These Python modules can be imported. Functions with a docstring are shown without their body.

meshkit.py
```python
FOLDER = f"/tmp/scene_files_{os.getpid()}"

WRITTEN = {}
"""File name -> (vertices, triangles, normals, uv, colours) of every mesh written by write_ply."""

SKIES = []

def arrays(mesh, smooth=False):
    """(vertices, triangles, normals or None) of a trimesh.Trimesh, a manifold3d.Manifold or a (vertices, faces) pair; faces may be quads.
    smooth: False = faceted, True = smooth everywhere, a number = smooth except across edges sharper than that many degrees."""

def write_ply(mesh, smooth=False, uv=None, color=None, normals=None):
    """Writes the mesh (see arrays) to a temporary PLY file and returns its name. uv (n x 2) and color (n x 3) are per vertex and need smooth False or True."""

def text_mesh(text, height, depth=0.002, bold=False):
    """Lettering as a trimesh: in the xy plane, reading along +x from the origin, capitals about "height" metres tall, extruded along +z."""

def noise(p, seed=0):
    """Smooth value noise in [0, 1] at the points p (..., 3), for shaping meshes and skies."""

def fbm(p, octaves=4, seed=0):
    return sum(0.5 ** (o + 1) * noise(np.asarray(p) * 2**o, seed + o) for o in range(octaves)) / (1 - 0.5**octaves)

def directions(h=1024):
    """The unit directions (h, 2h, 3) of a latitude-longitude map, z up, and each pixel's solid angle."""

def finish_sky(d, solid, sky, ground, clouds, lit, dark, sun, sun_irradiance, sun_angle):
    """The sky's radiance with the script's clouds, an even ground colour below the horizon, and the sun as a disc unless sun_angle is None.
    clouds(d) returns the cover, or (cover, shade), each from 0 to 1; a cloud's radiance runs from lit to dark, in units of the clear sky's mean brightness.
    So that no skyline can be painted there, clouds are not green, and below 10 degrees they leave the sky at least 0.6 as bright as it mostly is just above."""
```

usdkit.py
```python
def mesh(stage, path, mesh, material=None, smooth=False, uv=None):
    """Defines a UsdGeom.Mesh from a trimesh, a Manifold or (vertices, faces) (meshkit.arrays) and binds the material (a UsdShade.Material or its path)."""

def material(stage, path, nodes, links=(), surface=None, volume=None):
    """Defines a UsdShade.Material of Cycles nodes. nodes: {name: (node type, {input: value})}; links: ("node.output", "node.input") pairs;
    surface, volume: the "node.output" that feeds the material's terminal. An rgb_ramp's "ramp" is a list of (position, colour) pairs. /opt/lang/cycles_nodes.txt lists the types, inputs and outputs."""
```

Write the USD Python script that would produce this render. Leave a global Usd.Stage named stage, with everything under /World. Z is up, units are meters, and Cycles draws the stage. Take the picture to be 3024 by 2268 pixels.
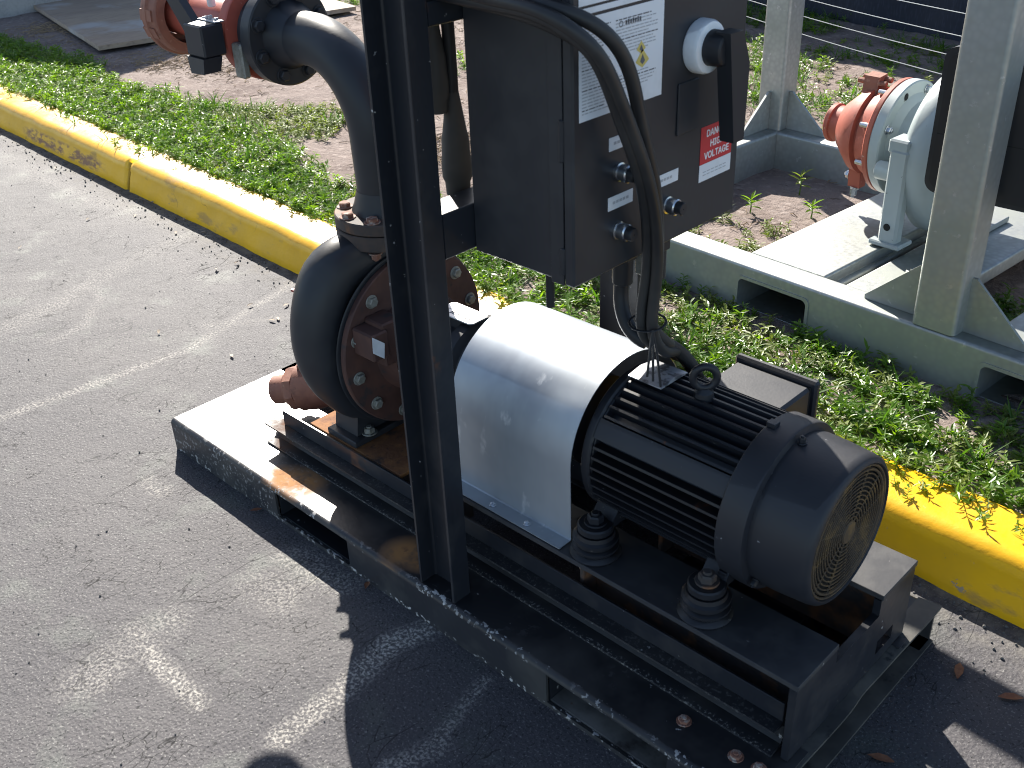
import math
import numpy as np, trimesh, shapely.geometry as sg, shapely.ops as so
from shapely import affinity
import manifold3d as m3
import usdkit, meshkit
from pxr import Usd, UsdGeom, UsdLux, UsdShade, Gf, Sdf, Vt

stage = Usd.Stage.CreateInMemory()
UsdGeom.SetStageUpAxis(stage, UsdGeom.Tokens.z)
UsdGeom.SetStageMetersPerUnit(stage, 1.0)
UsdGeom.Xform.Define(stage, '/World')
UsdGeom.Scope.Define(stage, '/World/Looks')
rng = np.random.default_rng(7)
PI = math.pi

# ------------------------------------------------------------------ camera, sky, sun, exposure
RIGHT = np.array([0.71907546, 0.69395011, -0.03692865])
DOWN = np.array([0.32691996, -0.38469246, -0.86321205])
FWD = np.array([-0.61323227, 0.60864189, -0.50348905])
EYE = np.array([2.49062246, -1.10086501, 1.65])
cam = UsdGeom.Camera.Define(stage, '/World/camera')
cam.CreateHorizontalApertureAttr(36.0)
cam.CreateVerticalApertureAttr(27.0)
cam.CreateFocalLengthAttr(3100 / 3024 * 36.0)
cam.CreateClippingRangeAttr(Gf.Vec2f(0.05, 500))
cam.CreateFStopAttr(9.0)
cam.CreateFocusDistanceAttr(3.1)
cam.CreateExposureAttr(1.5)
m4 = Gf.Matrix4d(*[float(x) for r in ((*RIGHT, 0), (*-DOWN, 0), (*-FWD, 0), (*EYE, 1)) for x in r])
cam.AddTransformOp().Set(m4)

SUN = np.array([-0.692, 0.450, 0.566]); SUN /= np.linalg.norm(SUN)
ELEV, ROT = math.asin(SUN[2]), math.atan2(SUN[0], SUN[1])
dome = UsdLux.DomeLight.Define(stage, '/World/sky')
dm = usdkit.material(stage, '/World/Looks/sky_light', {
    'sky': ('sky_texture', {'sky_type': 'single_scattering', 'sun_disc': False, 'sun_elevation': ELEV, 'sun_rotation': ROT}),
    'bg': ('background_shader', {'strength': 0.062})}, [('sky.color', 'bg.color')], surface='bg.background')
UsdShade.MaterialBindingAPI.Apply(dome.GetPrim()).Bind(dm)
dome.GetPrim().SetCustomDataByKey('kind', 'structure')
sun = UsdLux.DistantLight.Define(stage, '/World/sun')
sun.CreateNormalizeAttr(True); sun.CreateIntensityAttr(1.2); sun.CreateAngleAttr(0.5)
sun.CreateColorAttr(Gf.Vec3f(1.0, 0.945, 0.86))
zx = np.cross([0, 0, 1], SUN); zx /= np.linalg.norm(zx); zy = np.cross(SUN, zx)
sun.AddTransformOp().Set(Gf.Matrix4d(*[float(x) for r in ((*zx, 0), (*zy, 0), (*SUN, 0), (0, 0, 0, 1)) for x in r]))

# ------------------------------------------------------------------ helpers: prims
USED = {}
def numbered(path):
    n = USED.get(path, 0); USED[path] = n + 1
    return path if n == 0 else f'{path}_{n:03d}'

BASE = {}
def tag(prim, label=None, cat=None, group=None, kind=None):
    for k, v in (('label', label), ('category', cat), ('group', group), ('kind', kind)):
        if v: prim.SetCustomDataByKey(k, v)
    return prim

def thing(name, label, cat, base=(0, 0, 0), group=None, kind=None):
    p = numbered('/World/' + name)
    x = UsdGeom.Xform.Define(stage, p)
    x.AddTranslateOp().Set(Gf.Vec3d(*map(float, base)))
    BASE[p] = np.array(base, float)
    tag(x.GetPrim(), label, cat, group, kind)
    return p

def base_of(path):
    while path not in BASE: path = path.rsplit('/', 1)[0]
    return BASE[path]

def tri(mesh):
    if isinstance(mesh, trimesh.Trimesh): return np.asarray(mesh.vertices, float), np.asarray(mesh.faces, int)
    if hasattr(mesh, 'to_mesh'):
        m = mesh.to_mesh(); return np.asarray(m.vert_properties[:, :3], float), np.asarray(m.tri_verts, int)
    v, f = np.asarray(mesh[0], float), np.asarray(mesh[1], int)
    if f.shape[1] == 4: f = np.vstack([f[:, [0, 1, 2]], f[:, [0, 2, 3]]])
    return v, f

def join(*ms):
    vs, fs, n = [], [], 0
    for m in ms:
        v, f = tri(m); vs.append(v); fs.append(f + n); n += len(v)
    return np.vstack(vs), np.vstack(fs)

def part(parent, name, mesh, mat, smooth=35, label=None):
    p = numbered(f'{parent}/{name}')
    v, f = tri(mesh)
    m = usdkit.mesh(stage, p, trimesh.Trimesh(v - base_of(parent), f, process=False), MATS[mat], smooth=smooth)
    if label: m.GetPrim().SetCustomDataByKey('label', label)
    return p

def solo(name, mesh, mat, label=None, cat=None, group=None, kind=None, smooth=35, attrs=None):
    p = numbered('/World/' + name)
    v, f = tri(mesh)
    m = usdkit.mesh(stage, p, (v, f), MATS[mat], smooth=smooth)
    for k, a in (attrs or {}).items():
        UsdGeom.PrimvarsAPI(m).CreatePrimvar(k, Sdf.ValueTypeNames.FloatArray, 'vertex').Set(Vt.FloatArray.FromNumpy(np.asarray(a, np.float32)))
    tag(m.GetPrim(), label, cat, group, kind)
    return p

# ------------------------------------------------------------------ helpers: shapes
def box(x0, x1, y0, y1, z0, z1, c=0.002):
    lo, hi = np.array([x0, y0, z0], float), np.array([x1, y1, z1], float)
    c = min(c, 0.45 * (hi - lo).min())
    pts = []
    for s in np.ndindex(2, 2, 2):
        p = np.where(np.array(s) == 1, hi, lo); d = np.where(np.array(s) == 1, -c, c)
        for k in range(3):
            q = p + d; q[k] = p[k]; pts.append(q)
    h = trimesh.convex.convex_hull(np.array(pts)); return h

def hull(pts): return trimesh.convex.convex_hull(np.asarray(pts, float))

def frame(t):
    t = t / np.linalg.norm(t)
    a = np.array([0, 0, 1.0]) if abs(t[2]) < 0.9 else np.array([1.0, 0, 0])
    u = np.cross(a, t); u /= np.linalg.norm(u)
    return u, np.cross(t, u)

def tube(pts, r, n=16, cap=True, flat=1.0):
    pts = np.asarray(pts, float); m = len(pts)
    r = np.broadcast_to(np.asarray(r, float), (m,))
    tang = np.gradient(pts, axis=0); tang /= np.linalg.norm(tang, axis=1, keepdims=True)
    u, w = frame(tang[0]); ang = np.linspace(0, 2 * PI, n, endpoint=False); rings = []
    for i in range(m):
        u = u - tang[i] * (u @ tang[i]); u /= np.linalg.norm(u); w = np.cross(tang[i], u)
        rings.append(pts[i] + r[i] * (np.cos(ang)[:, None] * u + flat * np.sin(ang)[:, None] * w))
    v = np.vstack(rings); f = []
    i, k = np.meshgrid(np.arange(m - 1), np.arange(n), indexing='ij'); k2 = (k + 1) % n
    q = np.stack([i * n + k, i * n + k2, (i + 1) * n + k2, (i + 1) * n + k], -1).reshape(-1, 4)
    f = np.vstack([q[:, [0, 1, 2]], q[:, [0, 2, 3]]])
    if cap:
        c0, c1 = len(v), len(v) + 1
        v = np.vstack([v, pts[0], pts[-1]]); a = np.arange(n); b = (a + 1) % n
        f = np.vstack([f, np.stack([np.full(n, c0), b, a], 1), np.stack([np.full(n, c1), (m - 1) * n + a, (m - 1) * n + b], 1)])
    return v, f

def smooth_path(pts, k=8):
    from scipy.interpolate import CubicSpline
    pts = np.asarray(pts, float)
    s = np.r_[0, np.cumsum(np.linalg.norm(np.diff(pts, axis=0), axis=1))]
    return CubicSpline(s, pts)(np.linspace(0, s[-1], (len(pts) - 1) * k + 1))

def lathe(prof, origin, axis, n=48):
    """prof: (along, radius) pairs from one end to the other."""
    axis = np.asarray(axis, float) / np.linalg.norm(axis); u, w = frame(axis)
    prof = np.asarray(prof, float); m = len(prof); ang = np.linspace(0, 2 * PI, n, endpoint=False)
    d = np.cos(ang)[:, None] * u + np.sin(ang)[:, None] * w
    v = np.vstack([np.asarray(origin) + a * axis + r * d for a, r in prof])
    i, k = np.meshgrid(np.arange(m - 1), np.arange(n), indexing='ij'); k2 = (k + 1) % n
    q = np.stack([i * n + k, i * n + k2, (i + 1) * n + k2, (i + 1) * n + k], -1).reshape(-1, 4)
    return v, np.vstack([q[:, [0, 1, 2]], q[:, [0, 2, 3]]])

def cyl(p0, p1, r, n=20, c=0.0015):
    p0, p1 = np.asarray(p0, float), np.asarray(p1, float); L = np.linalg.norm(p1 - p0)
    c = min(c, r * .4, L * .3)
    return lathe([(0, 1e-5), (0, r - c), (c, r), (L - c, r), (L, r - c), (L, 1e-5)], p0, p1 - p0, n)

def hexbolt(p, axis, r, h, washer=True, stud=True):
    p, axis = np.asarray(p, float), np.asarray(axis, float) / np.linalg.norm(axis)
    o = []
    if washer: o.append(cyl(p, p + axis * h * .22, r * 1.35, 18, .0008))
    o.append(lathe([(h * .2, 1e-5), (h * .2, r), (h * .85, r), (h, r * .8), (h, 1e-5)], p, axis, 6))
    if stud: o.append(cyl(p + axis * h * .95, p + axis * h * 1.25, r * .5, 10, .001))
    return join(*o)

def prism(poly, axis, a0, a1):
    """Extrudes a shapely polygon; axis x: polygon in (y,z); axis y: in (x,z); axis z: in (x,y)."""
    m = trimesh.creation.extrude_polygon(poly, a1 - a0, engine='earcut'); v = np.array(m.vertices); v[:, 2] += a0
    f = np.array(m.faces)
    if axis == 'x': v = v[:, [2, 0, 1]]
    elif axis == 'y': v = v[:, [0, 2, 1]]; f = f[:, ::-1]
    return v, f

def man(mesh):
    v, f = tri(mesh)
    t = trimesh.Trimesh(v, f, process=True); t.merge_vertices()
    return m3.Manifold(m3.Mesh(np.asarray(t.vertices, np.float32), np.asarray(t.faces, np.uint32)))

def grid(xs, ys, zfun):
    X, Y = np.meshgrid(xs, ys, indexing='ij'); Z = zfun(X, Y)
    v = np.stack([X, Y, Z], -1).reshape(-1, 3); ny = len(ys)
    i, j = np.meshgrid(np.arange(len(xs) - 1), np.arange(ny - 1), indexing='ij')
    q = np.stack([i * ny + j, (i + 1) * ny + j, (i + 1) * ny + j + 1, i * ny + j + 1], -1).reshape(-1, 4)
    return v, np.vstack([q[:, [0, 1, 2]], q[:, [0, 2, 3]]])

def text_on_x(txt, h, x, y, z, depth=.0006, bold=False, mid=False):
    t = meshkit.text_mesh(txt, h, depth, bold); v, f = tri(t)
    if mid: v = v - [v[:, 0].mean() * 0 + (v[:, 0].max() + v[:, 0].min()) / 2, 0, 0]
    return np.stack([x + v[:, 2], y + v[:, 0], z + v[:, 1]], 1), f

# ------------------------------------------------------------------ materials
MATS = {}
def mat(name, base, rough=.5, metal=0.0, layers=(), bump=(), spec=.5, coat=0.0, sss=0, island=None, leaf=None, aniso=0.0):
    """layers: dicts src=('noise',scale,detail[,stretch]) | ('attr',name) | ('vor',scale[,stretch]) | ('edge',scale[,stretch]); lo, hi, col, rough, mul=src, mlo, mhi."""
    N, L, cnt = {'pos': ('geometry', {})}, [], [0]
    def new(kind, **kw):
        cnt[0] += 1; k = f'n{cnt[0]}'; N[k] = (kind, kw); return k
    def source(s):
        if s[0] == 'attr':
            return new('attribute', attribute=s[1]) + '.fac'
        st = s[-1] if isinstance(s[-1], tuple) else None
        vec = 'pos.position'
        if st:
            mp = new('mapping', scale=st[:3], rotation=(0, 0, st[3] if len(st) > 3 else 0.0)); L.append(('pos.position', mp + '.vector')); vec = mp + '.vector'
        if s[0] == 'noise':
            k = new('noise_texture', scale=s[1], detail=s[2], roughness=.6); out = '.fac'
        elif s[0] == 'warpedge':
            w = new('noise_texture', scale=s[1] * 1.1, detail=3.0); L.append((vec, w + '.vector'))
            a = new('vector_math', math_type='scale', scale=s[2]); L.append((w + '.color', a + '.vector1'))
            b = new('vector_math', math_type='add'); L.append((vec, b + '.vector1')); L.append((a + '.vector', b + '.vector2')); vec = b + '.vector'
            k = new('voronoi_texture', scale=s[1], feature='distance_to_edge'); out = '.distance'
        elif s[0] == 'edge':
            k = new('voronoi_texture', scale=s[1], feature='distance_to_edge'); out = '.distance'
        else:
            k = new('voronoi_texture', scale=s[1]); out = '.distance'
        L.append((vec, k + '.vector')); return k + out
    def ramp(src, lo, hi):
        if src.endswith('.fac') or src.endswith('.distance') or src.endswith('.value'):
            r = new('map_range', from_min=lo, from_max=hi, to_min=0.0, to_max=1.0, clamp=True); L.append((src, r + '.value')); return r + '.result'
    p = new('principled_bsdf', base_color=base, roughness=rough, metallic=metal, specular_ior_level=spec, coat_weight=coat, coat_roughness=.15, anisotropic=aniso)
    col = rg = mt = None
    if island:
        oi = new(*island[:1]); rr = new('rgb_ramp', ramp=island[2]); L.append((f'{oi}.{island[1]}', rr + '.fac')); col = rr + '.color'
    for l in layers:
        fac = ramp(source(l['src']), l['lo'], l['hi'])
        if 'mul' in l:
            f2 = ramp(source(l['mul']), l['mlo'], l['mhi']); mm = new('math', math_type='multiply'); L.append((fac, mm + '.value1')); L.append((f2, mm + '.value2')); fac = mm + '.value'
        if 'amt' in l:
            mm = new('math', math_type='multiply', value2=l['amt']); L.append((fac, mm + '.value1')); fac = mm + '.value'
        k = new('mix_color', a=base, b=l['col']); L.append((fac, k + '.fac'))
        if col: L.append((col, k + '.a'))
        col = k + '.result'
        if 'rough' in l:
            k = new('mix_float', a=rough, b=l['rough']); L.append((fac, k + '.fac'))
            if rg: L.append((rg, k + '.a'))
            rg = k + '.result'
        if 'metal' in l:
            k = new('mix_float', a=metal, b=l['metal']); L.append((fac, k + '.fac'))
            if mt: L.append((mt, k + '.a'))
            mt = k + '.result'
    if col: L.append((col, p + '.base_color'))
    if rg: L.append((rg, p + '.roughness'))
    if mt: L.append((mt, p + '.metallic'))
    nrm = None
    for s, strength, dist in bump:
        src = source(s); b = new('bump', strength=strength, distance=dist); L.append((src, b + '.height'))
        if nrm: L.append((nrm, b + '.normal'))
        nrm = b + '.normal'
    if nrm: L.append((nrm, p + '.normal'))
    surf = p + '.BSDF'
    if leaf:
        t = new('translucent_bsdf', color=leaf[0])
        if col:
            k = new('mix_color', blend_type='multiply', fac=1.0, b=leaf[0]); L.append((col, k + '.a')); L.append((k + '.result', t + '.color'))
        mx = new('mix_closure', fac=leaf[1]); L.append((p + '.BSDF', mx + '.closure1')); L.append((t + '.BSDF', mx + '.closure2')); surf = mx + '.closure'
    MATS[name] = usdkit.material(stage, '/World/Looks/' + name, N, L, surface=surf)

RUST, RUST2, PALE = (.13, .045, .016), (.3, .12, .03), (.33, .32, .31)
chips = dict(src=('noise', 55., 5.), lo=.69, hi=.715, col=PALE, rough=.8)
mat('black_paint', (.010, .011, .014), .36, spec=.5, layers=[
    dict(src=('noise', 7., 5.), lo=.5, hi=.75, col=(.024, .023, .024), rough=.55),
    dict(src=('noise', 5., 6.), lo=.66, hi=.72, col=RUST, rough=.9, amt=.7), chips],
    bump=[(('noise', 60., 3.), .12, .004)])
mat('strip_paint', (.028, .028, .031), .5, layers=[dict(src=('noise', 14., 5.), lo=.45, hi=.7, col=(.045, .044, .044), rough=.65), dict(src=('noise', 45., 5.), lo=.69, hi=.72, col=PALE, rough=.8)], bump=[(('noise', 60., 3.), .1, .003)])
mat('black_clean', (.012, .013, .016), .42, layers=[dict(src=('noise', 9., 4.), lo=.45, hi=.8, col=(.026, .026, .028), rough=.58)], bump=[(('noise', 90., 2.), .06, .003)])
mat('deck_paint', (.018, .018, .02), .34, layers=[
    dict(src=('noise', 6., 5.), lo=.45, hi=.75, col=(.05, .048, .045), rough=.5),
    dict(src=('attr', 'rust'), lo=.25, hi=.75, col=(.33, .15, .045), rough=.85, mul=('noise', 22., 5.), mlo=.25, mhi=.5),
    dict(src=('attr', 'rust'), lo=.7, hi=1.0, col=(.12, .05, .025), rough=.9, mul=('noise', 40., 5.), mlo=.5, mhi=.6),
    dict(src=('attr', 'chip'), lo=.3, hi=.6, col=(.42, .41, .4), rough=.85, mul=('noise', 75., 4.), mlo=.56, mhi=.6),
    dict(src=('noise', 42., 6.), lo=.7, hi=.73, col=PALE, rough=.8)], bump=[(('noise', 50., 3.), .12, .004)])
mat('dusty_steel', (.09, .085, .078), .8, layers=[dict(src=('noise', 12., 5.), lo=.4, hi=.65, col=(.19, .175, .155), rough=.9), dict(src=('noise', 7., 6.), lo=.58, hi=.64, col=(.035, .028, .024)), dict(src=('noise', 18., 5.), lo=.66, hi=.7, col=RUST)], bump=[(('noise', 40., 4.), .3, .004)])
mat('end_steel', (.05, .048, .043), .7, layers=[dict(src=('noise', 10., 5.), lo=.45, hi=.65, col=(.1, .092, .078), rough=.85), dict(src=('noise', 14., 6.), lo=.6, hi=.66, col=(.02, .02, .02)), dict(src=('noise', 16., 5.), lo=.66, hi=.7, col=RUST)], bump=[(('noise', 40., 4.), .3, .004)])
mat('web_paint', (.012, .013, .016), .5, layers=[
    dict(src=('noise', 9., 5.), lo=.5, hi=.75, col=(.03, .028, .027), rough=.7),
    dict(src=('attr', 'dirt'), lo=.2, hi=.8, col=(.2, .19, .175), rough=.95, mul=('noise', 160., 3.), mlo=.56, mhi=.62),
    dict(src=('attr', 'rust'), lo=.2, hi=.8, col=(.12, .05, .022), rough=.9, mul=('noise', 14., 5.), mlo=.35, mhi=.6), chips],
    bump=[(('noise', 60., 3.), .15, .004)])
mat('rusty_plate', (.16, .062, .024), .85, layers=[dict(src=('noise', 16., 6.), lo=.45, hi=.6, col=(.27, .115, .035)), dict(src=('noise', 9., 6.), lo=.55, hi=.62, col=(.05, .03, .022)), dict(src=('noise', 60., 5.), lo=.6, hi=.68, col=(.09, .04, .022))], bump=[(('noise', 70., 5.), .35, .004)])
mat('rusty_disc', (.06, .026, .02), .72, layers=[dict(src=('noise', 14., 5.), lo=.45, hi=.65, col=(.085, .036, .025)), dict(src=('noise', 22., 6.), lo=.58, hi=.66, col=(.03, .022, .022))], bump=[(('noise', 80., 4.), .2, .003)])
mat('rusty_iron', (.06, .04, .032), .75, layers=[dict(src=('noise', 18., 5.), lo=.45, hi=.62, col=(.03, .028, .028)), dict(src=('noise', 9., 5.), lo=.52, hi=.62, col=(.17, .075, .032))], bump=[(('noise', 70., 4.), .25, .003)])
mat('brown_fitting', (.26, .105, .065), .7, layers=[dict(src=('noise', 16., 6.), lo=.45, hi=.65, col=(.19, .07, .045)), dict(src=('noise', 50., 5.), lo=.62, hi=.7, col=(.33, .17, .11)), dict(src=('noise', 11., 5.), lo=.62, hi=.7, col=(.08, .035, .028))], bump=[(('noise', 60., 5.), .3, .004)])
mat('red_paint', (.38, .085, .055), .45, layers=[dict(src=('noise', 9., 5.), lo=.45, hi=.7, col=(.3, .065, .045), rough=.6), dict(src=('noise', 40., 5.), lo=.66, hi=.7, col=(.5, .25, .2))], bump=[(('noise', 50., 3.), .12, .003)])
mat('red_orange', (.4, .1, .06), .5, layers=[dict(src=('noise', 8., 5.), lo=.45, hi=.7, col=(.33, .08, .05), rough=.65), dict(src=('noise', 28., 6.), lo=.62, hi=.7, col=(.26, .07, .045)), dict(src=('noise', 45., 5.), lo=.68, hi=.72, col=(.5, .3, .24))], bump=[(('noise', 50., 3.), .12, .003)])
mat('grey_paint', (.36, .41, .41), .45, layers=[dict(src=('noise', 7., 4.), lo=.45, hi=.75, col=(.3, .345, .345)), dict(src=('noise', 30., 6.), lo=.68, hi=.73, col=(.12, .12, .11))], bump=[(('noise', 60., 3.), .1, .003)])
mat('galvanised', (.42, .44, .43), .42, .88, layers=[
    dict(src=('vor', 55.), lo=.2, hi=.75, col=(.36, .375, .365), rough=.5), dict(src=('noise', 4., 5.), lo=.42, hi=.68, col=(.31, .33, .30), rough=.55),
    dict(src=('noise', 2.6, 6.), lo=.58, hi=.72, col=(.36, .34, .24), rough=.6, amt=.6), dict(src=('noise', 35., 6.), lo=.63, hi=.7, col=(.5, .51, .51), rough=.4)],
    bump=[(('noise', 25., 4.), .1, .004)])
mat('galv_sheet', (.30, .33, .37), .52, .88, layers=[
    dict(src=('noise', 9., 5., (1.6, .5, .5)), lo=.4, hi=.7, col=(.38, .42, .46), rough=.52), dict(src=('noise', 3.2, 4.), lo=.42, hi=.66, col=(.42, .45, .48), rough=.5),
    dict(src=('noise', 26., 6., (1., .6, .5)), lo=.62, hi=.72, col=(.58, .6, .62), rough=.55)], bump=[(('noise', 5., 3.), .06, .02), (('noise', 55., 3.), .03, .003)])
mat('bolt_steel', (.27, .27, .245), .5, .55, layers=[dict(src=('noise', 60., 4.), lo=.45, hi=.65, col=(.2, .19, .16), rough=.65)])
mat('rusty_bolt', (.2, .09, .06), .8, layers=[dict(src=('noise', 70., 5.), lo=.5, hi=.62, col=(.34, .29, .25))], bump=[(('noise', 90., 3.), .3, .003)])
mat('chrome', (.62, .63, .65), .25, 1.0)
mat('rubber', (.013, .012, .012), .42, layers=[dict(src=('noise', 6., 4.), lo=.45, hi=.75, col=(.03, .028, .026), rough=.6)], bump=[(('noise', 120., 2.), .05, .002)])
mat('old_rubber', (.04, .035, .03), .6, layers=[dict(src=('noise', 12., 5.), lo=.45, hi=.7, col=(.06, .05, .04))])
mat('red_plastic', (.6, .03, .025), .4)
mat('white_plastic', (.72, .73, .74), .45, layers=[dict(src=('noise', 14., 4.), lo=.5, hi=.75, col=(.6, .61, .62))])
mat('black_plastic', (.014, .014, .016), .45, spec=.4)
mat('paper_label', (.66, .68, .71), .55, layers=[dict(src=('noise', 18., 4.), lo=.52, hi=.75, col=(.56, .58, .6))])
mat('label_red', (.46, .025, .03), .5)
mat('ink', (.1, .1, .11), .6)
mat('ink_faint', (.36, .37, .39), .6)
mat('ink_yellow', (.55, .44, .12), .6)
mat('plate_white', (.74, .74, .74), .32, .2)
mat('plate_silver', (.4, .41, .43), .38, .6, layers=[dict(src=('noise', 40., 4.), lo=.5, hi=.6, col=(.12, .12, .13))])
mat('motor_paint', (.0075, .008, .0105), .42, layers=[dict(src=('noise', 8., 5.), lo=.5, hi=.78, col=(.014, .014, .015), rough=.6), dict(src=('noise', 70., 5.), lo=.7, hi=.73, col=(.25, .22, .19), rough=.9), dict(src=('noise', 15., 6.), lo=.68, hi=.73, col=RUST, rough=.9)], bump=[(('noise', 110., 3.), .1, .002)])
mat('cover_paint', (.012, .0125, .016), .45, layers=[dict(src=('noise', 7., 5.), lo=.45, hi=.8, col=(.02, .02, .023), rough=.58), dict(src=('noise', 55., 5.), lo=.71, hi=.74, col=(.2, .2, .21), rough=.8)], bump=[(('noise', 170., 2.), .1, .002)])
mat('grille_rust', (.05, .034, .02), .7, layers=[dict(src=('noise', 25., 5.), lo=.48, hi=.62, col=(.12, .075, .03))])
mat('dark_hollow', (.006, .006, .006), .9)
mat('yellow_kerb', (.82, .44, .008), .33, spec=.5, layers=[
    dict(src=('noise', 5., 5.), lo=.42, hi=.75, col=(.67, .36, .012), rough=.48),
    dict(src=('noise', 3., 7., (1., 1., 2.5)), lo=.58, hi=.64, col=(.5, .28, .045), rough=.6),
    dict(src=('attr', 'scrape'), lo=.25, hi=.7, col=(.3, .155, .075), rough=.8, mul=('noise', 26., 7., (.6, 1., 1.6)), mlo=.44, mhi=.56),
    dict(src=('attr', 'chip'), lo=.4, hi=.55, col=(.5, .44, .46), rough=.9),
    dict(src=('noise', 20., 7.), lo=.69, hi=.705, col=(.36, .27, .17), rough=.9),
    dict(src=('warpedge', 2.4, .5), lo=.006, hi=.0, col=(.25, .13, .02), rough=.9, mul=('noise', 2.7, 3.), mlo=.52, mhi=.58)],
    bump=[(('noise', 22., 5.), .25, .006), (('noise', 120., 3.), .1, .002)])
mat('asphalt', (.044, .041, .047), .76, spec=.5, layers=[
    dict(src=('noise', 1.6, 4.), lo=.4, hi=.7, col=(.066, .061, .064), rough=.76),
    dict(src=('noise', 4.5, 5.), lo=.56, hi=.68, col=(.054, .058, .055), rough=.7),
    dict(src=('noise', 190., 3.), lo=.58, hi=.66, col=(.15, .145, .14), rough=.7),
    dict(src=('noise', 120., 3.), lo=.6, hi=.66, col=(.02, .02, .021), rough=.9),
    dict(src=('attr', 'gutter'), lo=.1, hi=.9, col=(.17, .155, .135), rough=.9, mul=('noise', 18., 7.), mlo=.42, mhi=.62),
    dict(src=('attr', 'scuff'), lo=.05, hi=1.0, col=(.5, .47, .42), rough=.85, mul=('noise', 130., 4.), mlo=.47, mhi=.6),
    dict(src=('attr', 'scuff'), lo=.3, hi=1.0, col=(.2, .19, .17), rough=.85, amt=.22),
    dict(src=('warpedge', 3.2, .12, (2.8, .8, 1., -.35)), lo=.008, hi=.002, col=(.015, .014, .014), rough=.95, mul=('noise', 2.1, 4.), mlo=.56, mhi=.64),
    dict(src=('warpedge', 13., .05, (2.6, .9, 1., -.35)), lo=.022, hi=.004, col=(.018, .017, .017), rough=.95, mul=('noise', 6., 4.), mlo=.5, mhi=.58)],
    bump=[(('vor', 130.), .4, .003), (('noise', 260., 3.), .45, .0025), (('noise', 45., 4.), .18, .005)])
mat('asphalt_far', (.06, .058, .06), .7)
mat('soil', (.23, .185, .165), .95, spec=.2, layers=[
    dict(src=('noise', 3., 6.), lo=.42, hi=.65, col=(.17, .13, .115)), dict(src=('noise', 30., 6.), lo=.52, hi=.66, col=(.3, .25, .225)),
    dict(src=('noise', 14., 6., (1., 3., 1.)), lo=.6, hi=.68, col=(.1, .075, .06))], bump=[(('noise', 40., 6.), .7, .015), (('noise', 160., 4.), .5, .004)])
mat('concrete', (.3, .29, .28), .9, layers=[dict(src=('noise', 60., 5.), lo=.45, hi=.65, col=(.24, .235, .23)), dict(src=('noise', 4., 5.), lo=.45, hi=.7, col=(.34, .33, .315))], bump=[(('noise', 90., 4.), .4, .004)])
mat('plywood', (.36, .27, .19), .75, layers=[
    dict(src=('noise', 3., 6., (1., .25, 1., .15)), lo=.42, hi=.66, col=(.27, .2, .15)), dict(src=('noise', 30., 5., (3., .2, 1., .15)), lo=.5, hi=.66, col=(.22, .16, .12)),
    dict(src=('noise', 1.7, 5.), lo=.5, hi=.64, col=(.4, .37, .34))], bump=[(('noise', 30., 4., (3., .3, 1., .15)), .2, .004)])
mat('trailer_paint', (.32, .33, .34), .5)
mat('shade_net', (.009, .011, .02), .9, layers=[dict(src=('noise', 90., 3., (1., 1., .2)), lo=.5, hi=.7, col=(.02, .024, .04))])
mat('wire', (.5, .52, .52), .45, .6)
mat('straw', (.36, .27, .16), .8, island=('geometry', 'random_per_island', [(0, (.26, .18, .1)), (.5, (.38, .29, .18)), (1, (.5, .42, .3))]))
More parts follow.
